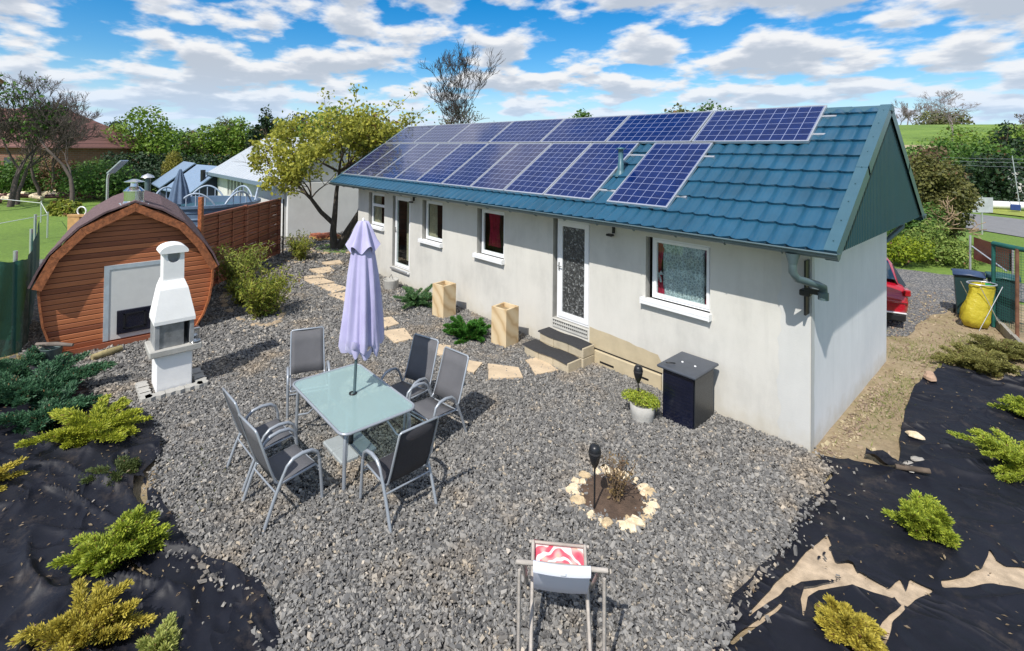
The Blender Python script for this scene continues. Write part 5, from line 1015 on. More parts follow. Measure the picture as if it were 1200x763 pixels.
P = np.concatenate([np.column_stack([rng.uniform(.02, .6, 260), rng.uniform(.1, 4.2, 260)]), np.column_stack([rng.uniform(-.4, 1.2, 1200), rng.uniform(4, 10, 1200)]), np.column_stack([rng.uniform(.05, .25, 500), rng.uniform(.1, 2.6, 500)])]); V, F = stones_np(np.column_stack([P, np.full(len(P), .002)]), rng.gamma(4, .0055, len(P)).clip(.008, .07)); tag(mesh_np('rubble', V, F, MT['brownrub']), 'small rubble and pebbles lying on the bare soil strip', 'rubble', kind='stuff')
# ------------------------------------------------------------------ BAMBOO-LIKE SHRUBS
def shrub(b, r_, h, n, lab, seed, leafm, nl, ls=.075):
    R = random.Random(seed); B = Vector(b); segs = []; pts = []; t = thing('shrub', lab, 'shrub', b)
    for i in range(n):
        a = R.uniform(0, 2*pi); d = Vector((cos(a)*R.uniform(.05, .55), sin(a)*R.uniform(.05, .55), 1)).normalized(); p = B+Vector((R.gauss(0, r_*.25), R.gauss(0, r_*.25), 0)); L = h*R.uniform(.5, 1.05)
        for k in range(6): q = p+d*L/6; segs.append((p, q, .006, .004)); p = q; d = (d+Vector((cos(a)*.07, sin(a)*.07, -.02))).normalized(); pts += [(p.copy(), d.copy())]*(1 if k < 1 else 2)
    V, F = tubes_np(segs, 4); mesh_np('stem', V, F, MT['twig'], t, True); r = np.random.default_rng(seed); i = r.integers(0, len(pts), nl); P = np.array([pts[k][0] for k in i])+r.normal(size=(nl, 3))*[.05, .05, .05]
    D = r.normal(size=(nl, 3)); V, F = leaves_np(P, D+[0, 0, .5], ls, .28, .4, r); mesh_np('foliage', V, F, leafm, t)
shrub((-8.7, -3.42, 0), .42, .95, 70, 'bushy yellow green bamboo like shrub nearest the parasol', 21, MT['leaf_y'], 4300, .085)
shrub((-9.7, -3.5, 0), .3, .62, 30, 'yellow green shrub in the middle of the row by the fence', 22, MT['leaf_y'], 1500, .085)
shrub((-10.7, -3.3, 0), .5, 1.2, 70, 'tall green shrub closest to the wooden fence panels', 23, leafmat('bam', (.36, .40, .08), (.12, .18, .03)), 4200, .085)
shrub((-13.2, -1.05, 0), .25, .85, 34, 'slim upright shrub standing alone before the white wall', 24, MT['leaf_y'], 1900, .08)
def edging(cx_, cy_, rx_, ry_, n_, where, seed, rot=0, sc_=.09):
    R = random.Random(seed)
    for i in range(n_):
        a = 2*pi*i/n_+R.uniform(-.1, .1); x = rx_*cos(a); y = ry_*sin(a); x, y = cx_+x*cos(rot)-y*sin(rot), cy_+x*sin(rot)+y*cos(rot); s = sc_*R.uniform(.7, 1.2)
        o = rock('edging_stone', (0, 0, 0), s, s*.6, s*.55, MT['brownstone'], None, seed*31+i, a+rot+pi/2); o.location = (x, y, 0); tag(o, where, 'stone', 'edging '+where.split(' laid ')[-1])
MT['brownstone'] = mat('brown_flagstone', (.40, .31, .21), .9, var=.35, scale=5, bmp=.5)
edging(-9.5, -3.4, 1.5, .48, 22, 'flat brown stone laid around the row of yellow shrubs', 3, -.05, .12); edging(-13.2, -1.05, .42, .38, 9, 'flat brown stone laid around the slim upright shrub', 4); edging(-14.1, .5, .95, .75, 15, 'flat brown stone laid around the foot of the old tree', 5, 0, .13)
tag(sheet('tree_grass', wob([(-14.1+.85*cos(q), .5+.65*sin(q)) for q in np.linspace(0, 2*pi, 14, endpoint=False)], .05, .2), [], .1, zfl(.03, .02, 3), mat('patch_grass', (.12, .20, .035), .95, var=.5, scale=8, bmp=.6)), 'grass patch under the old tree', kind='structure')
# ------------------------------------------------------------------ OLD TREE BESIDE THE HOUSE
def old_tree():
    b0 = Vector((-14.1, .42, 0)); R = random.Random(31); t = thing('spring_tree', 'old tree with three dark stems and fresh yellow green leaves beside the house', 'tree', b0); big = []; segs = []; tips = []
    stems = [([(0, 0, 0), (-.06, -.02, .6), (.02, .0, 1.2), (.0, .05, 1.9), (.1, .1, 2.6)], .13), ([(.05, .12, 0), (.15, .38, .55), (.3, .75, 1.2), (.35, .95, 1.8), (.3, 1.1, 2.5)], .14), ([(-.05, -.0, .85), (-.3, -.35, 1.25), (-.5, -.62, 1.7), (-.75, -.95, 2.1)], .085)]
    for pts, r_ in stems:
        P = [b0+Vector(p) for p in pts]
        for k in range(len(P)-1): big.append((P[k], P[k+1], r_*(1-.16*k), r_*(1-.16*(k+1))))
        for k in range(len(P)-1 if r_ > .1 else 2, len(P)):
            for _ in range(5):
                a = R.uniform(0, 2*pi); grow(P[k], Vector((cos(a)*.8, sin(a)*.8, R.uniform(.3, 1.1))).normalized(), .95, r_*.36, 3, R, segs, tips, .55, .10, .22, .74, (2, 3))
    # long upper shoots seen against the sky
    for (dx_, dy_, hh) in ((1.2, 2.2, 5.35), (.4, .5, 5.5), (.9, 1.4, 5.0), (1.1, 3.0, 4.95), (-.2, -.4, 5.1)):
        p = b0+Vector((.15, .4, 2.6)); e = b0+Vector((dx_, dy_, hh)); q = p
        for k in range(6):
            n_ = p.lerp(e, (k+1)/6)+Vector((R.gauss(0, .07), R.gauss(0, .07), .12*sin(pi*(k+1)/6))); segs.append((q, n_, .028-.004*k, .024-.004*k, 0)); q = n_
            if k > 1: tips += [(q+Vector((R.gauss(0, .1), R.gauss(0, .1), R.gauss(0, .1))), None)]*2
    V, F = tubes_np(big, 10); mesh_np('trunk', V, F, mat('old_bark', (.10, .082, .068), .95, var=.5, scale=12, bmp=1, stretch=(1, 1, .3)), t, True)
    V, F = tubes_np([s[:4] for s in segs], 5); mesh_np('branch', V, F, MT['bark'], t, True)
    r = np.random.default_rng(3); T = np.array([p for p, _ in tips]); S = np.array([[*((s[0]+s[1])/2)] for s in segs if s[4] <= 1]); nl = 15500; A = np.concatenate([T, T, S]); i = r.integers(0, len(A), nl); P = A[i]+r.normal(size=(nl, 3))*[.11, .11, .10]
    # keep the crown's outline: clumpy ellipsoid
    keep = (((P-np.array([-14.0, .55, 3.15]))/np.array([1.95, 2.75, 2.0]))**2).sum(1) < 1.05; keep |= P[:, 2] > 4.3; P = P[keep]
    N = r.normal(size=P.shape)+[0, 0, .2]; V, F = leaves_np(P, N, .112, .7, .3, r); mesh_np('foliage', V, F, leafmat('old_tree_leaf', (.52, .50, .08), (.17, .20, .03), tr=.4), t)
    print('oldtree z', P[:, 2].max(), 'segs', len(segs), 'leaves', len(P))
old_tree()
# ------------------------------------------------------------------ FENCE PANELS
fA, fB = Vector((-14.44, -1.28, 0)), Vector((-12.76, -2.70, 0)); fd = (fB-fA).normalized(); rzf = atan2(fd.y, fd.x)
def fence_panel(a, L, h, lab, rz):
    t = thing('wooden_fence', lab, 'fence panel', a, rz, 'brown wooden lap fence panels'); OFF[t.name] = Vector((0, 0, 0)); mb = MB(); n = int(h/.155)
    for k in range(n):
        z = .08+k*(h-.1)/n; dd = .012*(k % 2)
        V = []; xs = np.linspace(.03, L-.03, 17)
        for x in xs: o_ = .016*sin(x/L*3*pi)*(1 if k % 2 else -1); V += [(x, -.022+o_, z), (x, .012+o_, z+(h-.1)/n+.012)]
        mb.add(V, [[2*i, 2*i+2, 2*i+3, 2*i+1] for i in range(16)]); mb.add([(x, y+.01, z_) for x, y, z_ in V], [[2*i+1, 2*i+3, 2*i+2, 2*i] for i in range(16)])
    mb.build('slats', MT['fence_wood'], t, True); fr = MB().box(0, .045, -.03, .03, .04, h).box(L-.045, L, -.03, .03, .04, h).box(.045, L-.045, -.03, .03, h-.03, h+.01).box(.045, L-.045, -.03, .03, .04, .08)
    for f in (.33, .66): fr.box(L*f-.02, L*f+.02, -.035, -.02, .08, h-.03); fr.box(L*f-.02, L*f+.02, .02, .035, .08, h-.03)
    fr.build('frame', MT['fence_wood'], t, True); return t
Lp = (fB-fA).length
fence_panel(fA+fd*.06, Lp-.12, 1.77, 'brown wooden fence panel at the far end, beside the metal post', rzf); fence_panel(fB+fd*.06, 2.05, 1.80, 'wide brown wooden fence panel next to the sauna roof', rzf)
def post(p, r_, h, m_, lab, sq=True):
    o = (MB().box(-r_, r_, -r_, r_, 0, h, bev=.006) if sq else MB().tube([(0, 0, 0), (0, 0, h)], r_, 10)).build('fence_post', m_); o.location = p; o.rotation_euler = (0, 0, rzf); tag(o, lab, 'fence post')
post(fA-fd*.03, .04, 1.80, MT['fence_wood'], 'brown fence post at the far end of the wooden panels'); post(fB, .045, 1.82, MT['fence_wood'], 'brown fence post between the two wooden panels'); post(fB+fd*2.16, .045, 2.25, MT['trim_wood'], 'taller reddish post where the fence meets the sauna'); post(fA-fd*.14+Vector((.1, .05, 0)), .025, 1.75, MT['black'], 'thin dark metal post at the fence end', False)
# ------------------------------------------------------------------ GREEN SCREEN NET, LEFT
netm, nt, b = newmat('green_net'); b.inputs['Base Color'].default_value = (.006, .08, .066, 1); b.inputs['Roughness'].default_value = .8
tr_ = nd(nt, 'ShaderNodeBsdfTransparent'); mx = nd(nt, 'ShaderNodeMixShader', _Fac=.05); nt.links.new(b.outputs[0], mx.inputs[1]); nt.links.new(tr_.outputs[0], mx.inputs[2]); nt.links.new(mx.outputs[0], nt.nodes['Material Output'].inputs[0]); bump(nt, b, noise_(nt, 5, 4, .6, objvec(nt)), .6, .05)
t = thing('screen_fence', 'dark green screening net sagging between posts left of the sauna', 'screen fence', (-10, -7.1, 0)); line = [(-14.6, -6.92, 1.55), (-12.6, -6.92, 1.50), (-10.9, -6.93, 1.48), (-9.8, -6.93, 1.50), (-9.35, -6.98, 1.52), (-9.25, -7.25, 1.54), (-9.15, -7.7, 1.56), (-8.8, -8.6, 1.6)]
V = []; nz = 8; P_ = []
for (a, b_) in zip(line, line[1:]):
    for k in range(8): P_.append(Vector(a).lerp(Vector(b_), k/8))
P_.append(Vector(line[-1]))
for i, p in enumerate(P_):
    for j in range(nz): f = j/(nz-1); V.append((p.x+.01*sin(i*.9+j*.7), p.y+.015*sin(i*.6+j*.5), (p.z-.03*sin((i % 8)/8*pi))*f))
mesh_np('net', V, [[i*nz+j, (i+1)*nz+j, (i+1)*nz+j+1, i*nz+j+1] for i in range(len(P_)-1) for j in range(nz-1)], netm, t, True)
for x, y, h in ((-9.42, -7.08, 1.66), (-12.6, -7.0, 1.6), (-14.6, -7.0, 1.7)): MB().tube([(x, y, 0), (x, y, h)], .03, 8).build('post', MT['alu'], t)
# ------------------------------------------------------------------ RIGHT: wire gate, bins, bag
def frame_tube(t, pts, r_, m_, nm): return MB().tube(pts, r_, 10).build(nm, m_, t)
t = thing('wire_gate', 'green wire mesh fence with a thick green top rail and a rusty post', 'wire fence', (1.2, 7.5, 0)); gm = mat('green_paint', (.012, .10, .085), .5, var=.3, scale=8)
gp = [Vector((1.03, 7.55, 0)), Vector((1.36, 7.0, 0)), Vector((1.62, 6.5, 0)), Vector((2.6, 6.6, 0))]
gp = [Vector((1.03, 7.55, 0)), Vector((1.42, 7.12, 0)), Vector((2.7, 6.9, 0))]
gh = [1.68, 1.68, 1.66]
for p, h, nm, m_, r_ in ((gp[0], gh[0], 'post', gm, .032), (Vector((1.37, 7.12, 0)), 1.66, 'rusty_post', mat('rust', (.16, .075, .045), .9, var=.4), .03)): frame_tube(t, [(p.x, p.y, 0), (p.x, p.y, h)], r_, m_, nm)
frame_tube(t, [(p.x, p.y, h-.02) for p, h in zip(gp, gh)], .048, gm, 'top_rail')
V = []; segs = []
for a, b_, ha, hb in zip(gp, gp[1:], gh, gh[1:]):
    L_ = (b_-a).length; n = int(L_/.045)
    for k in range(n+1): p = a.lerp(b_, k/n); segs.append((p+Vector((0, 0, .1)), p+Vector((0, 0, 1.64)), .0028, .0028))
    for z in np.arange(.12, 1.62, .05): segs.append((a+Vector((0, 0, z)), b_+Vector((0, 0, z)), .0028, .0028))
V, F = tubes_np(segs, 4); mesh_np('wire_mesh', V, F, gm, t)
V = []; pl = [(.98, 7.95), (1.16, 7.3), (1.34, 6.6), (1.5, 6.0), (1.9, 5.0)]
mb = MB(); 
for (a, b_) in zip(pl, pl[1:]):
    d = Vector((b_[0]-a[0], b_[1]-a[1], 0)).normalized(); n_ = Vector((-d.y, d.x, 0))*.03; A_ = Vector((*a, 0)); B_ = Vector((*b_, 0))-d*.02; mb.add([A_-n_, B_-n_, B_+n_, A_+n_, A_-n_+Vector((0, 0, .17)), B_-n_+Vector((0, 0, .15)), B_+n_+Vector((0, 0, .15)), A_+n_+Vector((0, 0, .17))], [[0, 1, 5, 4], [1, 2, 6, 5], [2, 3, 7, 6], [3, 0, 4, 7], [4, 5, 6, 7]])
tag(mb.build('edging_board', mat('grey_board', (.30, .28, .24), .9, var=.3, scale=6)), 'weathered grey edging boards below the wire fence', 'edging board')
def bin_(x, y, rz, lid, lab):
    t = thing('wheelie_bin', lab, 'bin', (x, y, 0), rz, 'wheelie bins by the wire fence'); OFF[t.name] = Vector((0, 0, 0)); vs = []
    for (s, d, z) in ((.17, .17, .05), (.22, .24, .88)): vs += [(-s, -d, z), (s, -d, z), (s, d, z), (-s, d, z)]
    MB().add(vs, [[0, 3, 2, 1], [0, 1, 5, 4], [1, 2, 6, 5], [2, 3, 7, 6], [3, 0, 4, 7], [4, 5, 6, 7]]).build('body', MT['bin'], t, True)
    V = []; n = 9
    for i in range(n):
        for j in range(3): u = i/(n-1); V.append(((j-1)*.25, -.28+u*.56, .90+.06*sin(u*pi)-.02*abs(j-1)))
    o = mesh_np('lid', V, [[i*3+j, (i+1)*3+j, (i+1)*3+j+1, i*3+j+1] for i in range(n-1) for j in range(2)], lid, t, True, local=True); md = o.modifiers.new('th', 'SOLIDIFY'); md.thickness = .025
    MB().tube([(-.2, .27, .9), (.2, .27, .9)], .018, 8).build('handle', MT['black'], t, True)
    for s in (-1, 1): MB().tube([(s*.18, .17, .09), (s*.22, .17, .09)], .09, 14).build('wheel', MT['black'], t, True)
MT['bin'] = mat('bin_green', (.012, .04, .045), .5); bl = mat('lid_blue', (.03, .055, .12), .45, var=.3); bin_(.62, 8.05, .15, bl, 'dark wheelie bin with a crumpled blue lid behind the yellow bag'); bin_(1.12, 8.25, .1, mat('lid_green', (.02, .08, .08), .45), 'dark wheelie bin with a green lid beside the wire fence')
t = thing('recycling_bag', 'yellow and green waste bag hanging on a folding wire stand', 'bag', (.86, 7.3, 0)); ym, nt, b = newmat('yellow_bag'); b.inputs['Base Color'].default_value = (.62, .52, .05, 1); b.inputs['Roughness'].default_value = .3; tl = nd(nt, 'ShaderNodeBsdfTranslucent'); tl.inputs[0].default_value = (.8, .65, .04, 1); mx = nd(nt, 'ShaderNodeMixShader', _Fac=.3); nt.links.new(b.outputs[0], mx.inputs[1]); nt.links.new(tl.outputs[0], mx.inputs[2]); nt.links.new(mx.outputs[0], nt.nodes['Material Output'].inputs[0]); bump(nt, b, noise_(nt, 7, 4, .6, objvec(nt)), .8, .05)
V = []; n = 28; ax_, ay_ = cos(YAW), sin(YAW)
prof = [(.10, .02, -.04), (.23, .03, -.09), (.29, .16, -.11), (.28, .34, -.08), (.25, .55, -.02), (.225, .74, .03), (.235, .80, .03), (.22, .86, .03)]
for j, (r_, z, sh_) in enumerate(prof):
    for k in range(n): a = 2*pi*k/n; q = r_*(1+.07*sin(5*a+z*7)+.05*sin(9*a-z*6)+.03*sin(17*a+z*9)); u = q*cos(a)*1.0+sh_; v_ = q*sin(a)*.7; u *= .88; v_ *= .88; V.append((.86+u*ax_-v_*ay_, 7.3+u*ay_+v_*ax_, z))
F = [[j*n+k, j*n+(k+1) % n, (j+1)*n+(k+1) % n, (j+1)*n+k] for j in range(len(prof)-1) for k in range(n)]
mi = [1 if -.5 < (2*pi*k/n)-2*pi*.0 and (k < 3 or k > n-3) else 0 for j in range(len(prof)-1) for k in range(n)]
mesh_np('sack', V, F, [ym, mat('green_film', (.03, .42, .16), .35)], t, True, mi)
segs = []; C0 = Vector((.86, 7.3, 0)); Xr = Vector((ax_, ay_, 0)); Yr_ = Vector((-ay_, ax_, 0))
for s in (-1, 1): segs += [(C0+Xr*.25-Yr_*s*.2, C0-Xr*.2-Yr_*s*.2+Vector((0, 0, .86)), .007, .007), (C0-Xr*.22-Yr_*s*.2, C0+Xr*.24-Yr_*s*.2+Vector((0, 0, .86)), .007, .007)]
V, F = tubes_np(segs, 6); mesh_np('stand', V, F, MT['alu'], t, True); mb = MB(); mb.tube([C0+Xr*(.245*cos(a)+.03)+Yr_*.18*sin(a)+Vector((0, 0, .87)) for a in np.linspace(0, 2*pi, 25)], .012, 6).build('rim', MT['alu'], t)
# brown tabletop leaning behind the bins and its white frame
t = thing('leaning_frame', 'white framed panel with a shiny brown top standing behind the bins', 'panel', (.8, 9.4, 0)); ppos = at(1163, 12.2); X_ = Rt; 
def qd(name, pts, m_, th=.03):
    A = [Vector(p) for p in pts]; nn = (A[1]-A[0]).cross(A[3]-A[0]).normalized()*th; return MB().add([*A, *[p+nn for p in A]], [[0, 1, 2, 3], [7, 6, 5, 4], [0, 4, 5, 1], [1, 5, 6, 2], [2, 6, 7, 3], [3, 7, 4, 0]]).build(name, m_, t)
def P3(px_, py_, d_): return CAM+Fw*d_+Rc*((px_-CX)/FPX*d_)-Uc*((py_-CY)/FPX*d_)
a_, b_ = at(1141, 11.6), at(1187, 11.2)
qd('top_panel', [(a_.x, a_.y, .98), (b_.x, b_.y, .78), (b_.x, b_.y, 1.30), (a_.x, a_.y, 1.50)], mat('brown_gloss', (.075, .028, .022), .12, var=.5, scale=2, coat=.5))
for (px_, za, zb) in ((1137, 0, 1.55), (1187, 0, 1.32), (1163, 0, 1.0)):
    p = at(px_, 11.5-.4*(px_-1137)/50); MB().tube([(p.x, p.y, za), (p.x, p.y, zb)], .022, 8).build('post', MT['alu'], t)
p1, p2 = at(1139, 11.4), at(1180, 10.4); MB().tube([(p1.x, p1.y, 1.32), (p2.x, p2.y, .98)], .014, 8).build('handrail', MT['alu'], t)
# road sign
sp_ = at(1151, 21.5); t = thing('road_sign', 'blank grey back of a square road sign on a thin post', 'road sign', sp_, YAW); OFF[t.name] = Vector((0, 0, 0)); MB().tube([(0, 0, -.05), (-.02, 0, 1.62)], .035, 10).build('post', MT['alu'], t, True); MB().box(-.47, .42, -.06, -.045, .92, 1.58, bev=.005).build('plate', mat('sign_back', (.55, .57, .58), .45, metal=.3), t, True); MB().box(-.4, .36, -.05, -.036, 1.1, 1.13).box(-.4, .36, -.05, -.036, 1.4, 1.43).build('bracket', MT['alu'], t, True)

# leaf litter blown on the sheeting
n_ = 900; P = np.column_stack([rng.uniform(-7.6, -1.4, n_), rng.uniform(-7.2, -5.3, n_)]); P = P[inpoly(P, LF)]; Z_ = lz_(P[:, 0], P[:, 1])+.012; P2 = np.column_stack([rng.uniform(.1, 2.4, 500), rng.uniform(-4, 4.6, 500)]); P2 = P2[inpoly(P2, RF)]; Z2 = rz_(P2[:, 0], P2[:, 1])+.012
P3 = np.concatenate([np.column_stack([P, Z_]), np.column_stack([P2, Z2])]); V, F = leaves_np(P3, rng.normal(size=P3.shape)*.4+[0, 0, 1], .026, .45, .5); tag(mesh_np('leaf_litter', V, F, leafmat('litter', (.34, .26, .16), (.12, .08, .05))), 'dry leaf bits and chips blown over the black fabric', 'leaf litter', kind='stuff')
# ------------------------------------------------------------------ RED CAR (rear seen past the house corner)
def car(p, rz, paint, lab, name='parked_car', W=1.62, L=4.1, H=1.30):
    t = thing(name, lab, 'car', p, rz); OFF[t.name] = Vector((0, 0, 0)); hw = W/2
    secs = []; ys = [0, .05, .16, .55, 1.0, 1.5, 2.2, 2.8, 3.2, 3.7, 4.0, 4.1]   # 0 = rear, length runs along +y
    top = [.66, .86, .92, .98, 1.0, .98, .95, .92, .88, .80, .66, .55]; wd_ = [.86, .93, .97, 1, 1, 1, 1, 1, 1, .97, .88, .78]; bot = [.34, .26, .24, .22, .22, .22, .22, .22, .22, .24, .28, .34]
    V = []; n = 14
    for y, tp, w_, bt in zip(ys, top, wd_, bot):
        tp *= H*.70; ring = []
        pr_ = [(-.90, 0), (-.985, .18), (-1.0, .45), (-.985, .70), (-.95, .86), (-.88, .96), (-.6, 1.0)]
        for (u, f) in pr_: ring.append((u*hw*w_, y, bt*H*.77+(tp-bt*H*.77)*f))
        ring += [(-x, y_, z) for x, y_, z in ring[::-1]]; V += ring
    F = [[i*n+k, i*n+(k+1) % n, (i+1)*n+(k+1) % n, (i+1)*n+k] for i in range(len(ys)-1) for k in range(n)]
    b_ = MB().add(V, F, True); b_.add(V[:n], [list(range(n))[::-1]]); b_.add(V[-n:], [list(range(n))]); b_.build('body', paint, t, True)
    gy_ = [.18, .62, 1.2, 2.0, 2.55, 3.05]; gz_ = [.93, 1.22, 1.30, 1.30, 1.24, .92]; gw = [.80, .74, .72, .72, .72, .80]; V = []
    for y, z, w_ in zip(gy_, gz_, gw): z *= H/1.3; V += [(-hw*.93, y, .64*H), (-hw*w_*1.02, y, z-.06 if z > .95 else z-.2), (-hw*w_*.9, y, z), (hw*w_*.9, y, z), (hw*w_*1.02, y, z-.06 if z > .95 else z-.2), (hw*.93, y, .64*H)]
    F = []; mi = []
    for i in range(5):
        for k in range(5): F.append([i*6+k, i*6+k+1, (i+1)*6+k+1, (i+1)*6+k]); mi.append(0 if (k == 2 and 0 < i < 4) or k in (1, 3) else 1)
    gl = mat('car_glass', (.02, .035, .05), .05, spec=.8, bmp=0); mesh_np('cabin', V, F, [paint, gl], t, True, mi, local=True)
    rl = mat('tail_lamp', (.35, .008, .015), .15, coat=1, bmp=0)
    for s in (-1, 1):
        MB().box(min(s*.42*W, s*.49*W), max(s*.42*W, s*.49*W), .0, .25, .50*H, .60*H, bev=.02).build('tail_light', rl, t, True)
        for y in (.75, 3.3): 
            wmb = MB().tube([(s*(hw-.17), y, .30), (s*(hw+.0), y, .30)], .30, 22); w_ = wmb.build('wheel', MT['black'], t, True); MB().tube([(s*(hw-.02), y, .30), (s*(hw+.008), y, .30)], .19, 16).build('rim', MT['alu'], w_, True)
    MB().box(-.46*W, .46*W, -.03, .12, .40*H, .425*H, bev=.01).build('light_bar', rl, t, True)
    MB().box(-.45*W, .45*W, -.05, .1, .235*H, .26*H, bev=.01).build('chrome_strip', MT['alu'], t, True); MB().box(-.44*W, .44*W, -.035, .1, .13*H, .23*H, bev=.02).build('bumper', MT['black'], t, True)
    MB().box(-.22, .22, -.045, .0, .33*H, .40*H).build('number_plate', MT['white'], t, True); return t
redp = mat('red_paint', (.38, .008, .022), .22, var=.04, bmp=0, coat=1)
car((-.74, 5.66, 0), .34, redp, 'red hatchback parked behind the house, only its rear corner showing')
whp = mat('white_paint', (.75, .76, .78), .3, var=.02, bmp=0, coat=.6)
p = at(184, 44); car((p.x, p.y, -.3), YAW+pi/2-.2, whp, 'small white car parked far off by the hedge')
# ------------------------------------------------------------------ POOL, BLUE PARASOL, PAVILION, WHITE BUILDING
blue = mat('pool_blue', (.11, .17, .26), .45, var=.15, scale=2, bmp=.2); bluel = mat('pool_rail', (.35, .42, .52), .4)
pc = at(238, 18.6); t = thing('swimming_pool', 'round blue grey above ground pool with arched railings', 'pool', pc); n = 64; V = []
prof = [(1.9, -.1), (1.92, 1.25), (2.02, 1.27), (2.02, 1.36), (1.8, 1.36), (1.8, 1.1)]
MB().lathe(prof, pc, n, smooth=False, mod=lambda a, z, j: 1+(.004*cos(a*64) if j < 2 else 0)).build('wall', blue, t); MB().disc((pc.x, pc.y, 1.12), 1.8, 48).build('water', mat('pool_water', (.05, .14, .17), .06, bmp=.2, scale=2), t)
mb = MB()
for k in range(5): z = .12+k*.24; mb.lathe([(1.915, z), (1.95, z+.03), (1.95, z+.07), (1.915, z+.1)], pc, n)
mb.build('wall_rib', blue, t); mb = MB()
for k in range(8):
    a0 = 2*pi*k/8+.2; pts = [(pc.x+1.9*cos(a0+.6*f), pc.y+1.9*sin(a0+.6*f), 1.37+.42*sin(pi*f)**.8) for f in np.linspace(0, 1, 13)]; mb.tube(pts, .035, 6)
    for f in (.25, .5, .75): mb.tube([(pc.x+1.9*cos(a0+.6*f), pc.y+1.9*sin(a0+.6*f), 1.36), (pc.x+1.9*cos(a0+.6*f), pc.y+1.9*sin(a0+.6*f), 1.37+.42*sin(pi*f)**.8)], .02, 5)
mb.build('railing', bluel, t)
pp = at(212, 16.9); t = thing('blue_parasol', 'closed grey blue parasol beside the pool', 'parasol', (pp.x, pp.y, 0)); MB().tube([(pp.x, pp.y, 0), (pp.x, pp.y, 2.62)], .03, 8).build('pole', bluel, t); MB().lathe([(.30, 1.45), (.28, 1.6), (.18, 2.1), (.07, 2.5), (.03, 2.62)], (pp.x, pp.y, 0), 48, mod=lambda a, z, j: 1+.2*cos(8*a)).build('canopy', mat('parasol_blue', (.10, .15, .24), .8), t)
broof = mat('blue_roof', (.20, .28, .40), .4, var=.12, scale=3, stretch=(8, 1, 1)); navy = mat('navy_wall', (.02, .03, .06), .7)
def gable_house(c, rz, w_, l_, he, hr, wallm, roofm, name, lab, cat, over=.3, z0=-.3):
    t = thing(name, lab, cat, c, rz); OFF[t.name] = Vector((0, 0, 0)); MB().prism([(-w_/2, z0), (w_/2, z0), (w_/2, he), (0, hr-.06), (-w_/2, he)], -l_/2, l_/2, 'y').build('wall', wallm, t, True)
    sl = (hr-he)/(w_/2); e = w_/2+over; mb = MB()
    for s in (-1, 1): A = [(s*e, -l_/2-over, he-over*sl), (s*e, l_/2+over, he-over*sl), (0, l_/2+over, hr), (0, -l_/2-over, hr)]; mb.add([(x, y, z) for x, y, z in A]+[(x, y, z+.07) for x, y, z in A], [[0, 1, 2, 3], [4, 7, 6, 5] if s > 0 else [4, 5, 6, 7], [0, 4, 5, 1], [1, 5, 6, 2], [3, 2, 6, 7], [0, 3, 7, 4]])
    r_ = mb.build('roof', roofm, t, True); return t, r_
c1 = at(247, 28); g1, r1 = gable_house((c1.x, c1.y, 0), YAW+.85, 2.9, 3.6, 1.1, 2.25, navy, broof, 'garden_pavilion', 'low pavilion with a grey blue metal roof, the nearer of two', 'pavilion'); mb = MB().tube([(-.9, -1.6, 1.4), (-.9, -1.6, 2.15)], .12, 10).build('flue', MT['black'], r1, True)
c2 = at(222, 32); gable_house((c2.x, c2.y, 0), YAW+.7, 3.0, 3.6, 1.1, 2.3, navy, broof, 'garden_pavilion', 'low pavilion with a grey blue metal roof, behind and left of the other', 'pavilion')
# white building: long side towards us from x=-28 to -17.4
wr = mat('white_render', (.70, .70, .68), .9, var=.08, scale=2, bmp=.1); mr = plank_mat('metal_roof_light', (.50, .53, .56), (.38, .41, .45), .45, axis=0, rough=.45, gap=.05, jitter=.15); 
t = thing('outbuilding', 'long white outbuilding with a light metal roof and a narrow window strip', 'building', (-22.7, 2.3, 0)); x0, x1, y0, y1, he, hr = -28, -17.42, -.18, 4.8, 2.20, 3.85; ym_ = 2.3
mb = MB(); wins = [(-25.8+k*.62, -25.8+k*.62+.42, .95, 2.04) for k in range(5)]
wall_open(mb, x0, x1, -.1, he, y0, .12, wins); mb.add([(x1, y0, -.1), (x1, y1, -.1), (x1, y1, he), (x1, ym_, hr-.1), (x1, y0, he)], [[0, 1, 2, 3, 4]]); mb.add([(x0, y0, -.1), (x0, y1, -.1), (x0, y1, he), (x0, ym_, hr-.1), (x0, y0, he)], [[4, 3, 2, 1, 0]]); mb.build('wall', [wr, wr], t)
for a, b_, c_, d_ in wins: MB().box(a+.001, b_-.001, y0+.08, y0+.115, c_+.001, d_-.001).build('window', mat('dark_pane', (.02, .023, .03), .4, bmp=0), t)
mb = MB(); sl = (hr-he)/(ym_-y0)
for s in (0, 1):
    ye = (y0-.4) if s == 0 else (y1+.4); A = [(x0-.4, ye, he-.4*sl), (x1+.35, ye, he-.4*sl), (x1+.35, ym_, hr), (x0-.4, ym_, hr)]; mb.add(A+[(x, y, z+.06) for x, y, z in A], [[0, 1, 2, 3], [4, 5, 6, 7] if s == 0 else [7, 6, 5, 4], [0, 1, 5, 4], [1, 2, 6, 5], [0, 4, 7, 3]])
rf = mb.build('roof', mr, t); MB().box(x0-.4, x1+.35, y0-.47, y0-.40, he-.42*sl-.05, he-.40*sl+.09).build('fascia', mat('blue_fascia', (.16, .22, .28), .5), rf)
# low lean-to wall joining on the right, behind the tree
o = MB().box(-17.3, -17.1, -.1, 6.5, -.05, 2.05).build('garden_wall', wr); tag(o, 'pale rendered wall behind the old tree, streaked with branch shadows', 'wall')
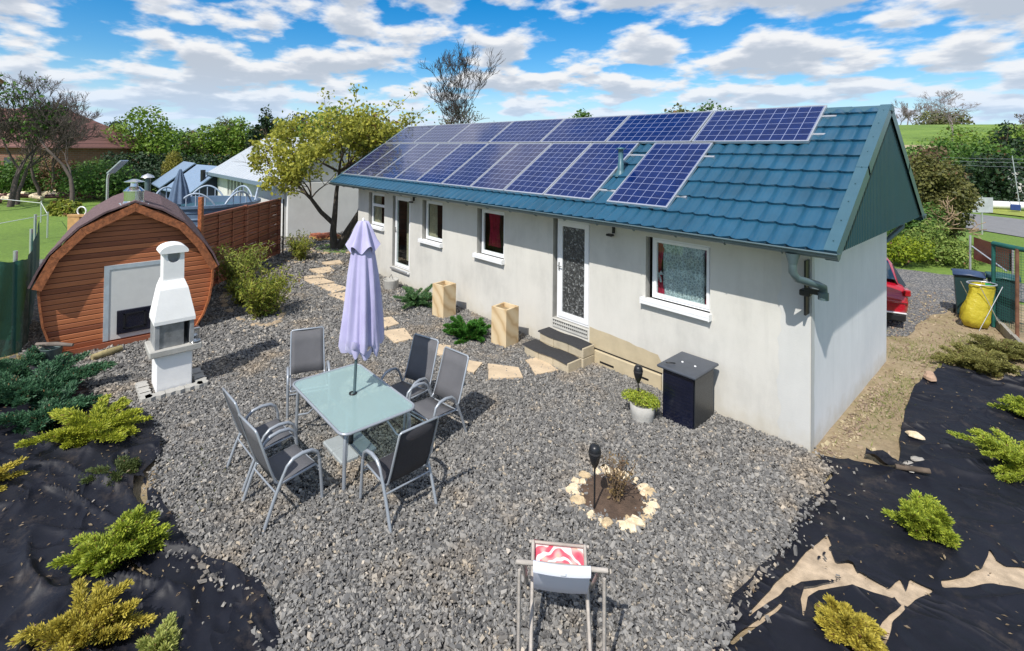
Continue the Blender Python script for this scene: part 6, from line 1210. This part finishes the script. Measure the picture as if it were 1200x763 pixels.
# pallet with reddish tiles
pc_ = (-16.1, 1.0); t = thing('tile_pallet', 'low pallet stacked with red tiles by the white wall', 'pallet', (*pc_, 0)); mb = MB()
for k in range(5): mb.box(pc_[0]-.45, pc_[0]+.45, pc_[1]-.5+k*.22, pc_[1]-.5+k*.22+.12, .09, .11)
for k in range(3): mb.box(pc_[0]-.45+k*.38, pc_[0]-.35+k*.38, pc_[1]-.5, pc_[1]+.5, 0, .089)
mb.build('pallet_deck', MT['pine'], t); mb = MB(); R = random.Random(3)
for k in range(8): x = pc_[0]-.3+.2*(k % 4)+R.uniform(-.03, .03); y = pc_[1]-.3+.45*(k//4); mb.box(x-.09, x+.09, y-.18, y+.18, .112, .15+R.uniform(0, .09), bev=.01)
mb.build('roof_tiles', mat('red_tiles', (.36, .11, .06), .8, var=.3), t)
# ------------------------------------------------------------------ BEHIND THE SAUNA: wood frame, solar lamp
wp = at(102, 13.6); t = thing('timber_stack', 'raw pine timber frame with a white hoop behind the sauna', 'timber', (wp.x, wp.y, 0), YAW); OFF[t.name] = Vector((0, 0, 0)); mb = MB().box(-.33, .0, -.2, .1, 0, 1.45, bev=.01).box(-.33, .5, -.21, -.1, 1.46, 1.52).tube([(-.2, -.22, 1.0), (.35, -.22, 1.46)], .05, 4).box(.1, .2, -.2, -.1, 0, 1.455)
mb.build('beam', MT['pine'], t, True); MB().tube([(-.02+.12*cos(a), -.1, 1.60+.12*sin(a)) for a in np.linspace(0, 2*pi, 17)], .018, 6).build('hoop', MT['white'], t, True)
lp = at(127, 13.2); t = thing('solar_street_lamp', 'solar lamp on a curved white pole behind the sauna roof', 'lamp', (lp.x, lp.y, 0), YAW); OFF[t.name] = Vector((0, 0, 0)); MB().tube([(0, 0, 0), (0, 0, 2.5), (.02, 0, 2.62), (.12, 0, 2.72)], .03, 8).build('pole', MT['alu'], t, True)
T = Matrix.Translation((.26, 0, 2.84)) @ Matrix.Rotation(-.75, 4, 'Y'); MB().box(-.25, .25, -.14, .14, -.015, .015, T).build('lamp_panel', mat('lamp_panel', (.5, .55, .6), .2, metal=.5), t, True)
lp = at(174, 13.4); t = thing('vent_cowl', 'thin dark flue with a pale cap beyond the sauna chimney', 'flue', (lp.x, lp.y, 0)); MB().tube([(lp.x, lp.y, 0), (lp.x, lp.y, 2.55)], .07, 10).build('pipe', MT['zinc'], t); MB().lathe([(.16, 2.55), (.13, 2.6), (0, 2.66)], (lp.x, lp.y, 0), 16).build('cap', MT['alu'], t)
lp = at(187, 12.9)
# rope fence on the lawn
t = thing('rope_fence', 'white tape fence on thin posts crossing the left lawn', 'fence', at(40, 20)); pts = [at(-10, 15.5), at(58, 18.0), at(50, 21.5), at(0, 23)]
MB().tube([(p.x, p.y, .85) for p in pts], .012, 6).build('tape', MT['white'], t)
for p in pts[1:3]: MB().tube([(p.x, p.y, 0), (p.x, p.y, .95)], .028, 8).build('post', MT['alu'], t)
# log piles
for j, (px_, d_, n_, lab) in enumerate(((12, 29, 14, 'heap of split firewood logs at the far left lawn edge'), (72, 30, 16, 'heap of split firewood logs under the bare trees'))):
    p = at(px_, d_); t = thing('log_pile', lab, 'log pile', p, 0, None); R = random.Random(j)
    for k in range(n_): a = Vector((p.x+R.gauss(0, .6), p.y+R.gauss(0, .6), .15+.25*R.random())); b_ = a+Vector((R.gauss(0, .5), R.gauss(0, .5), R.gauss(0, .1))); MB().tube([a, b_], .13, 7).build('log', MT['stone_lt'] if k % 3 else MT['redroof'], t)
# ------------------------------------------------------------------ BRICK HOUSE far left
bc = at(20, 50); t = thing('brick_house', 'large brick house with a hipped red tile roof behind bare trees', 'house', (bc.x, bc.y, 0), YAW-.12); OFF[t.name] = Vector((0, 0, 0)); hw_, dp_, he, hr = 10.5, 5.5, 3.1, 7.1
MB().box(-hw_, hw_, -dp_, dp_, -3, he).build('wall', MT['brick'], t, True); e = .5; A = [(-hw_-e, -dp_-e, he), (hw_+e, -dp_-e, he), (hw_+e, dp_+e, he), (-hw_-e, dp_+e, he), (-hw_+5.0, 0, hr), (hw_-4.8, 0, hr-.2)]
MB().add(A, [[0, 1, 5, 4], [1, 2, 5], [2, 3, 4, 5], [3, 0, 4], [3, 2, 1, 0]]).build('roof', MT['redroof'], t, True)
for x in (-6, -2, 2, 6, 8.6): w_ = MB().box(x-.5, x+.5, -dp_-.03, -dp_+.02, .8, 2.2).build('window', mat('far_pane', (.05, .06, .08), .1, bmp=0), t, True); MB().box(x-.58, x+.58, -dp_-.06, -dp_-.031, .72, .80).build('sill', MT['white'], w_, True)
# ------------------------------------------------------------------ TREES, LEFT AND MIDDLE DISTANCE
def T_(px_, d_, z=-.05): p = at(px_, d_, z); return (p.x, p.y, z)
btm = mat('bare_bark', (.105, .082, .072), .95, var=.3, scale=3)
for i, (px_, d_, h, sd_, lab) in enumerate(((86, 27, 7.6, 41, 'large bare tree with a round purple grey crown left of the sauna lamp'), (48, 30, 6.6, 42, 'slender bare tree in the middle of the group by the lawn'), (22, 28, 6.9, 43, 'bare tree beside the leafing one at the left edge'), (-8, 25, 6.4, 45, 'bare tree cut by the left edge of the picture'), (62, 33, 7.2, 46, 'bare tree standing just behind the others in front of the brick house'))):
    bare_tree(T_(px_, d_), h, lab, seed=sd_+20, depth=7, group='bare trees by the lawn', mt=btm, tmin=.007, r0=h*.016, spread=.42, up=.14)
bare_tree(T_(14, 27), 7.2, 'half leafed tree with sparse green leaves at the far left', seed=44, depth=5, mt=btm, tmin=.014, leaf=MT['leaf_g'], nleaf=900, lsize=.22, name='sparse_tree')
bare_tree(T_(532, 34), 11.2, 'tall bare tree rising behind the far end of the solar roof', seed=58, depth=7, mt=mat('dark_bark', (.05, .04, .038), .95), tmin=.010, spread=.42, up=.2, r0=.2, xs=.92)
bare_tree(T_(505, 38), 7.0, 'smaller thin bare tree left of the tall one behind the roof', seed=52, depth=5, mt=MT['pale_bark'], tmin=.018, leaf=MT['leaf_o'], nleaf=500, lsize=.14)
LS = MT['leaf_s']
specs = [(163, 52, 8.2, 6.5, MT['leaf_s'], 'bright green round tree beside the brick house'), (140, 56, 7.0, 4, MT['leaf_d'], 'dark green tree just right of the brick house roof'), (195, 60, 6.2, 7, MT['leaf_g'], 'low green tree above the hedge, left part'), (222, 62, 6.0, 5.5, MT['leaf_o'], 'brownish budding tree above the hedge'), (248, 58, 6.9, 5, MT['leaf_s'], 'yellow green tree in the middle of the far row'), (262, 66, 8.3, 5.5, MT['leaf_o'], 'pale feathery tree behind the yellow green one'), (286, 60, 7.8, 5, MT['leaf_s'], 'light green tree left of the dark spruce'), (331, 58, 7.6, 5, MT['leaf_g'], 'green tree right of the dark spruce'), (352, 62, 8.4, 6, MT['leaf_d'], 'dark tree peeping out left of the old tree crown'), (382, 50, 8.8, 6, MT['leaf_s'], 'full green tree behind the old tree by the house'), (425, 52, 7.6, 6, MT['leaf_s'], 'second full green tree behind the old tree by the house')]
for i, (px_, d_, h, w_, lf, lab) in enumerate(specs): leafy_tree(T_(px_, d_), h*.9, w_, lab, lf, 60+i, 16, 3800, .30, trunk=.12, group='trees beyond the gardens')
for i, (px_, d_, h, w_, lab) in enumerate(((311, 52, 8.3, 4.0, 'tall dark spruce among the far trees'), (299, 50, 6.0, 2.8, 'shorter dark spruce left of the tall one'))): leafy_tree(T_(px_, d_), h, w_, lab, MT['leaf_d'], 90+i, 18, 4200, .28, trunk=.05, conic=1, name='spruce')
p = at(204, 36.5); t = thing('thuja', 'golden egg shaped thuja in front of the dark hedge', 'tree', (p.x, p.y, 0)); V, F = tubes_np([(Vector((p.x, p.y, -.05)), Vector((p.x, p.y, 2.4)), .07, .02)], 6); mesh_np('trunk', V, F, MT['bark'], t)
r_ = np.random.default_rng(8); P, d = blob_points([(p.x, p.y, 1.0, .82, .82, .95), (p.x, p.y, 1.7, .80, .80, .9), (p.x, p.y, 2.35, .5, .5, .72)], 5200, .6, r_); V, F = leaves_np(P, d+r_.normal(size=d.shape)*.5, .12, .5, .3, r_); mesh_np('crown', V, F, MT['thuja'], t)
# hedge
ha, hb = at(128, 42), at(345, 40); t = thing('hedge', 'long clipped dark green hedge behind the pavilions', 'hedge', (ha.x, ha.y, 0)); blobs = []; R = random.Random(2); segs = []
for k in range(46): p = ha.lerp(hb, k/45); blobs.append((p.x, p.y, 1.35+R.uniform(-.1, .1), .75, .75, 1.45)); segs.append((Vector((p.x, p.y, -.1)), Vector((p.x, p.y, 1.8)), .06, .03))
V, F = tubes_np(segs, 5); mesh_np('stem', V, F, MT['bark'], t); r_ = np.random.default_rng(5); P, d = blob_points(blobs, 15000, .5, r_); V, F = leaves_np(P, d+r_.normal(size=d.shape)*.6, .20, .7, .3, r_); mesh_np('foliage', V, F, MT['leaf_d'], t)
for i, (px_, d_, w_, h, lf, lab) in enumerate(((20, 33, 2.6, 2.6, MT['leaf_g'], 'green bush at the left edge below the bare trees'), (64, 34, 2.0, 3.0, MT['leaf_br'], 'russet leaved bush between the bare trunks'), (115, 31, 3.0, 2.9, MT['leaf_g'], 'broad dark green bush left of the solar lamp'), (96, 36, 2.6, 2.8, MT['leaf_g'], 'green bush right of the largest bare trunk'), (150, 33, 2.6, 2.4, MT['leaf_d'], 'dark bush behind the sauna chimney'), (46, 36, 2.4, 2.9, MT['leaf_s'], 'yellow green bush behind the bare trees'), (78, 24, .8, .8, MT['leaf_y'], 'small yellow green bush on the lawn edge by the net'), (172, 36, 2.2, 2.2, MT['leaf_d'], 'dark bush in front of the hedge left of the thuja'))):
    bush(T_(px_, d_), w_, w_*.8, h, lab, lf, seed=100+i, nblob=12, nleaf=3600, lsize=.17, group='bushes along the lawn')
# ------------------------------------------------------------------ RIGHT SIDE PLANTING
def R_(x, y, w_, d_, h, lf, lab, seed, nl, ls, nb=16, grp='shrubs across the driveway', name='shrub', asp=.55): bush((x, y, 0), w_, d_, h, lab, lf, seed=seed, nblob=nb, nleaf=nl, lsize=ls, group=grp, name=name, aspect=asp)
p = at(1062, 15.2); R_(p.x, p.y, .75, .7, 1.0, leafmat('acid', (.30, .36, .02), (.12, .2, .02)), 'low acid green shrub beside the house corner', 201, 3500, .07)
p = at(1098, 15.6); R_(p.x, p.y, 1.15, .9, 1.25, leafmat('light_shrub', (.30, .38, .09), (.10, .18, .03)), 'light green rounded shrub at the far side of the driveway', 202, 7000, .085)
p = at(1122, 16.0); R_(p.x, p.y, .8, .8, .7, MT['leaf_s'], 'low mid green shrub right of the rounded one', 203, 2600, .07)
p = at(1072, 17.0); R_(p.x, p.y, 1.0, 1.0, 2.2, MT['leaf_g'], 'dark leafy shrub close behind the gable edge', 205, 3600, .11)
# big tangled conifer
p = at(1092, 18.5); leafy_tree((p.x, p.y, -.05), 3.55, 1.9, 'large tangled olive green conifer with brown twigs', leafmat('tangle', (.20, .20, .055), (.065, .075, .025)), 210, 30, 20000, .10, trunk=.1, name='tangled_conifer'); 
p = at(1080, 19.5); leafy_tree((p.x, p.y, -.05), 3.9, 2.6, 'brownish half dead conifer behind the tangled one', leafmat('tangle2', (.22, .15, .08), (.09, .07, .04)), 211, 16, 6500, .10, trunk=.1, name='brown_conifer')
bare_tree((at(1100, 16.8).x, at(1100, 16.8).y, 0), 2.0, 'tangle of dry pale branches in front of the conifer', seed=214, depth=4, mt=mat('dry_branch', (.34, .24, .15), .9), tmin=.012, spread=.9, name='dry_branches', cat='branches')
for i, (px_, d_, h, w_, lf, lab) in enumerate(((1128, 52, 6.3, 9, 'leaf_s', 'spreading yellow green tree on the slope across the road'), (1160, 48, 6.4, 7, 'leaf_s', 'round yellow green tree right of the spreading one'), (1196, 55, 7.2, 7, 'leaf_o', 'olive tree at the right edge of the slope'), (1144, 36, 4.4, 5, 'leaf_g', 'dark green tree behind the road sign'), (1105, 44, 4.8, 5, 'leaf_g', 'green tree behind the tangled conifer'))): leafy_tree(T_(px_, d_), h, w_, lab, MT[lf], 220+i, 18, 4800, .24, trunk=.08, group='trees across the road')
leafy_tree(T_(1178, 38), 6.4, 4.6, 'dark spruce overhanging the little white house', MT['leaf_d'], 230, 22, 5200, .22, trunk=.05, conic=1, name='spruce')
leafy_tree(T_(1150, 34), 3.6, 4.2, 'dark bushy tree left of the spruce by the road', MT['leaf_d'], 231, 14, 3600, .22, trunk=.05, name='dark_tree'); leafy_tree(T_(1205, 36), 4.0, 5, 'dark bushy tree at the right edge by the road', MT['leaf_d'], 232, 14, 3600, .22, trunk=.05, name='dark_tree')
wh = at(1176, 34.5); t = thing('cottage', 'white gabled cottage glimpsed among dark trees', 'house', (wh.x, wh.y, 0), YAW-.6); OFF[t.name] = Vector((0, 0, 0)); MB().prism([(-1.1, -.1), (1.1, -.1), (1.1, 2.0), (0, 3.0), (-1.1, 2.0)], -1.2, 3, 'y').build('wall', wr, t, True); mb = MB()
for s in (-1, 1): mb.add([(s*1.35, -1.5, 1.85), (s*1.35, 3.2, 1.85), (0, 3.2, 3.1), (0, -1.5, 3.1), (s*1.35, -1.5, 1.95), (s*1.35, 3.2, 1.95), (0, 3.2, 3.2), (0, -1.5, 3.2)], [[0, 1, 2, 3], [4, 5, 6, 7], [0, 3, 7, 4], [0, 4, 5, 1]])
mb.build('roof', mat('dark_roof', (.03, .03, .035), .7), t, True); MB().box(-.3, .3, -1.23, -1.19, 1.2, 1.9).build('window', MT['glass'], t, True)
# low stone wall with a blue letter box by the road
a_, b_ = at(1150, 31.5), at(1215, 30.5); t = thing('road_wall', 'low pale garden wall beyond the road', 'wall', (a_.x, a_.y, 0)); MB().tube([(a_.x, a_.y, .25), (b_.x, b_.y, .25)], .28, 4).build('wall_body', wr, t)
p = at(1190, 29.8); o = MB().box(-.22, .22, -.12, .12, .0, .36, bev=.03).build('blue_box', mat('blue_box', (.02, .05, .20), .5)); o.location = (p.x, p.y, .1); tag(o, 'small blue box in front of the low wall across the road', 'box')
# power lines
t = thing('power_lines', 'three thin pale power cables crossing in front of the slope', 'power lines', at(1200, 26)); 
for k, z in enumerate((3.30, 3.12, 2.90)):
    a_, b_ = at(1085, 31, z), at(1260, 21.5, z+.02); mid = (a_+b_)/2-Vector((0, 0, .08)); MB().tube([a_, a_.lerp(mid, .5)-Vector((0, 0, .02)), mid, mid.lerp(b_, .5)-Vector((0, 0, .02)), b_], .006, 5).build('cable', MT['alu'], t)
q = at(1260, 21.5); MB().tube([(q.x, q.y, 0), (q.x, q.y, 4)], .1, 8).build('pole', MT['pale_bark'], t)
pp_ = at(1196, 30); o = MB().tube([(pp_.x, pp_.y, 0), (pp_.x-.35, pp_.y, 3.4)], .022, 8).build('utility_pole', MT['alu']); tag(o, 'leaning pale pole at the right edge by the trees', 'pole')
# hill trees
def hz(px_, d_): 
    p = at(px_, d_); dx_, dy_ = p.x-CAM.x, p.y-CAM.y; r0_ = sqrt(dx_*dx_+dy_*dy_); aa = atan2(-dx_, dy_); H_ = 11.5*float(smooth(radians(66), radians(38), abs(aa-radians(6))))+1.2; return (p.x, p.y, -.2+H_*float(smooth(45, 230, r0_))*(1+.06*sin(aa*9)))
hbm = mat('hill_bark', (.22, .18, .18), .95)
bare_tree(hz(1115, 96), 10.6, 'lone wide crowned bare tree on the green hill', seed=304, depth=6, mt=hbm, tmin=.016, spread=.55, up=.04, r0=.2, xs=1.15)
for i, px_ in enumerate((1056, 1063, 1071, 1079, 1086, 1094)): bare_tree(hz(px_, 190+i*4), 9+1.6*((i*5) % 3), f'bare tree in the row on the hill crest, {["first","second","third","fourth","fifth","sixth"][i]} from the gable', seed=310+i, depth=5, mt=hbm, tmin=.035, group='bare trees on the hill crest', spread=.30)
leafy_tree(hz(1108, 170), 3.6, 15, 'dark low thicket under the lone hill tree', MT['leaf_o'], 320, 14, 2600, .7, trunk=.05, name='thicket')
for i, (px_, d_, h, lab) in enumerate(((1198, 200, 8, 'faint bare tree on the hill at the right edge'),)): bare_tree(hz(px_, d_), h, lab, seed=330, depth=5, mt=hbm, tmin=.09)
for i, (px_, d_, h, w_, lf, lab) in enumerate(((683, 62, 8.6, 3.0, 'leaf_g', 'single treetop peeping over the middle solar panels'), (790, 60, 9.0, 5.5, 'leaf_o', 'brownish treetop above the right solar panels'), (828, 62, 9.6, 6.0, 'leaf_g', 'green treetop above the right solar panels'))): leafy_tree(T_(px_, d_), h, w_, lab, MT[lf], 340+i, 16, 3400, .34, trunk=.3, group='treetops behind the roof')
for i, px_ in enumerate((720, 735, 758, 770)): bare_tree(T_(px_, 66), 7.6, f'thin bare twigs peeping over the solar roof, {["first","second","third","fourth"][i]} from the left', seed=350+i, depth=4, mt=hbm, tmin=.03, group='bare treetops behind the roof')
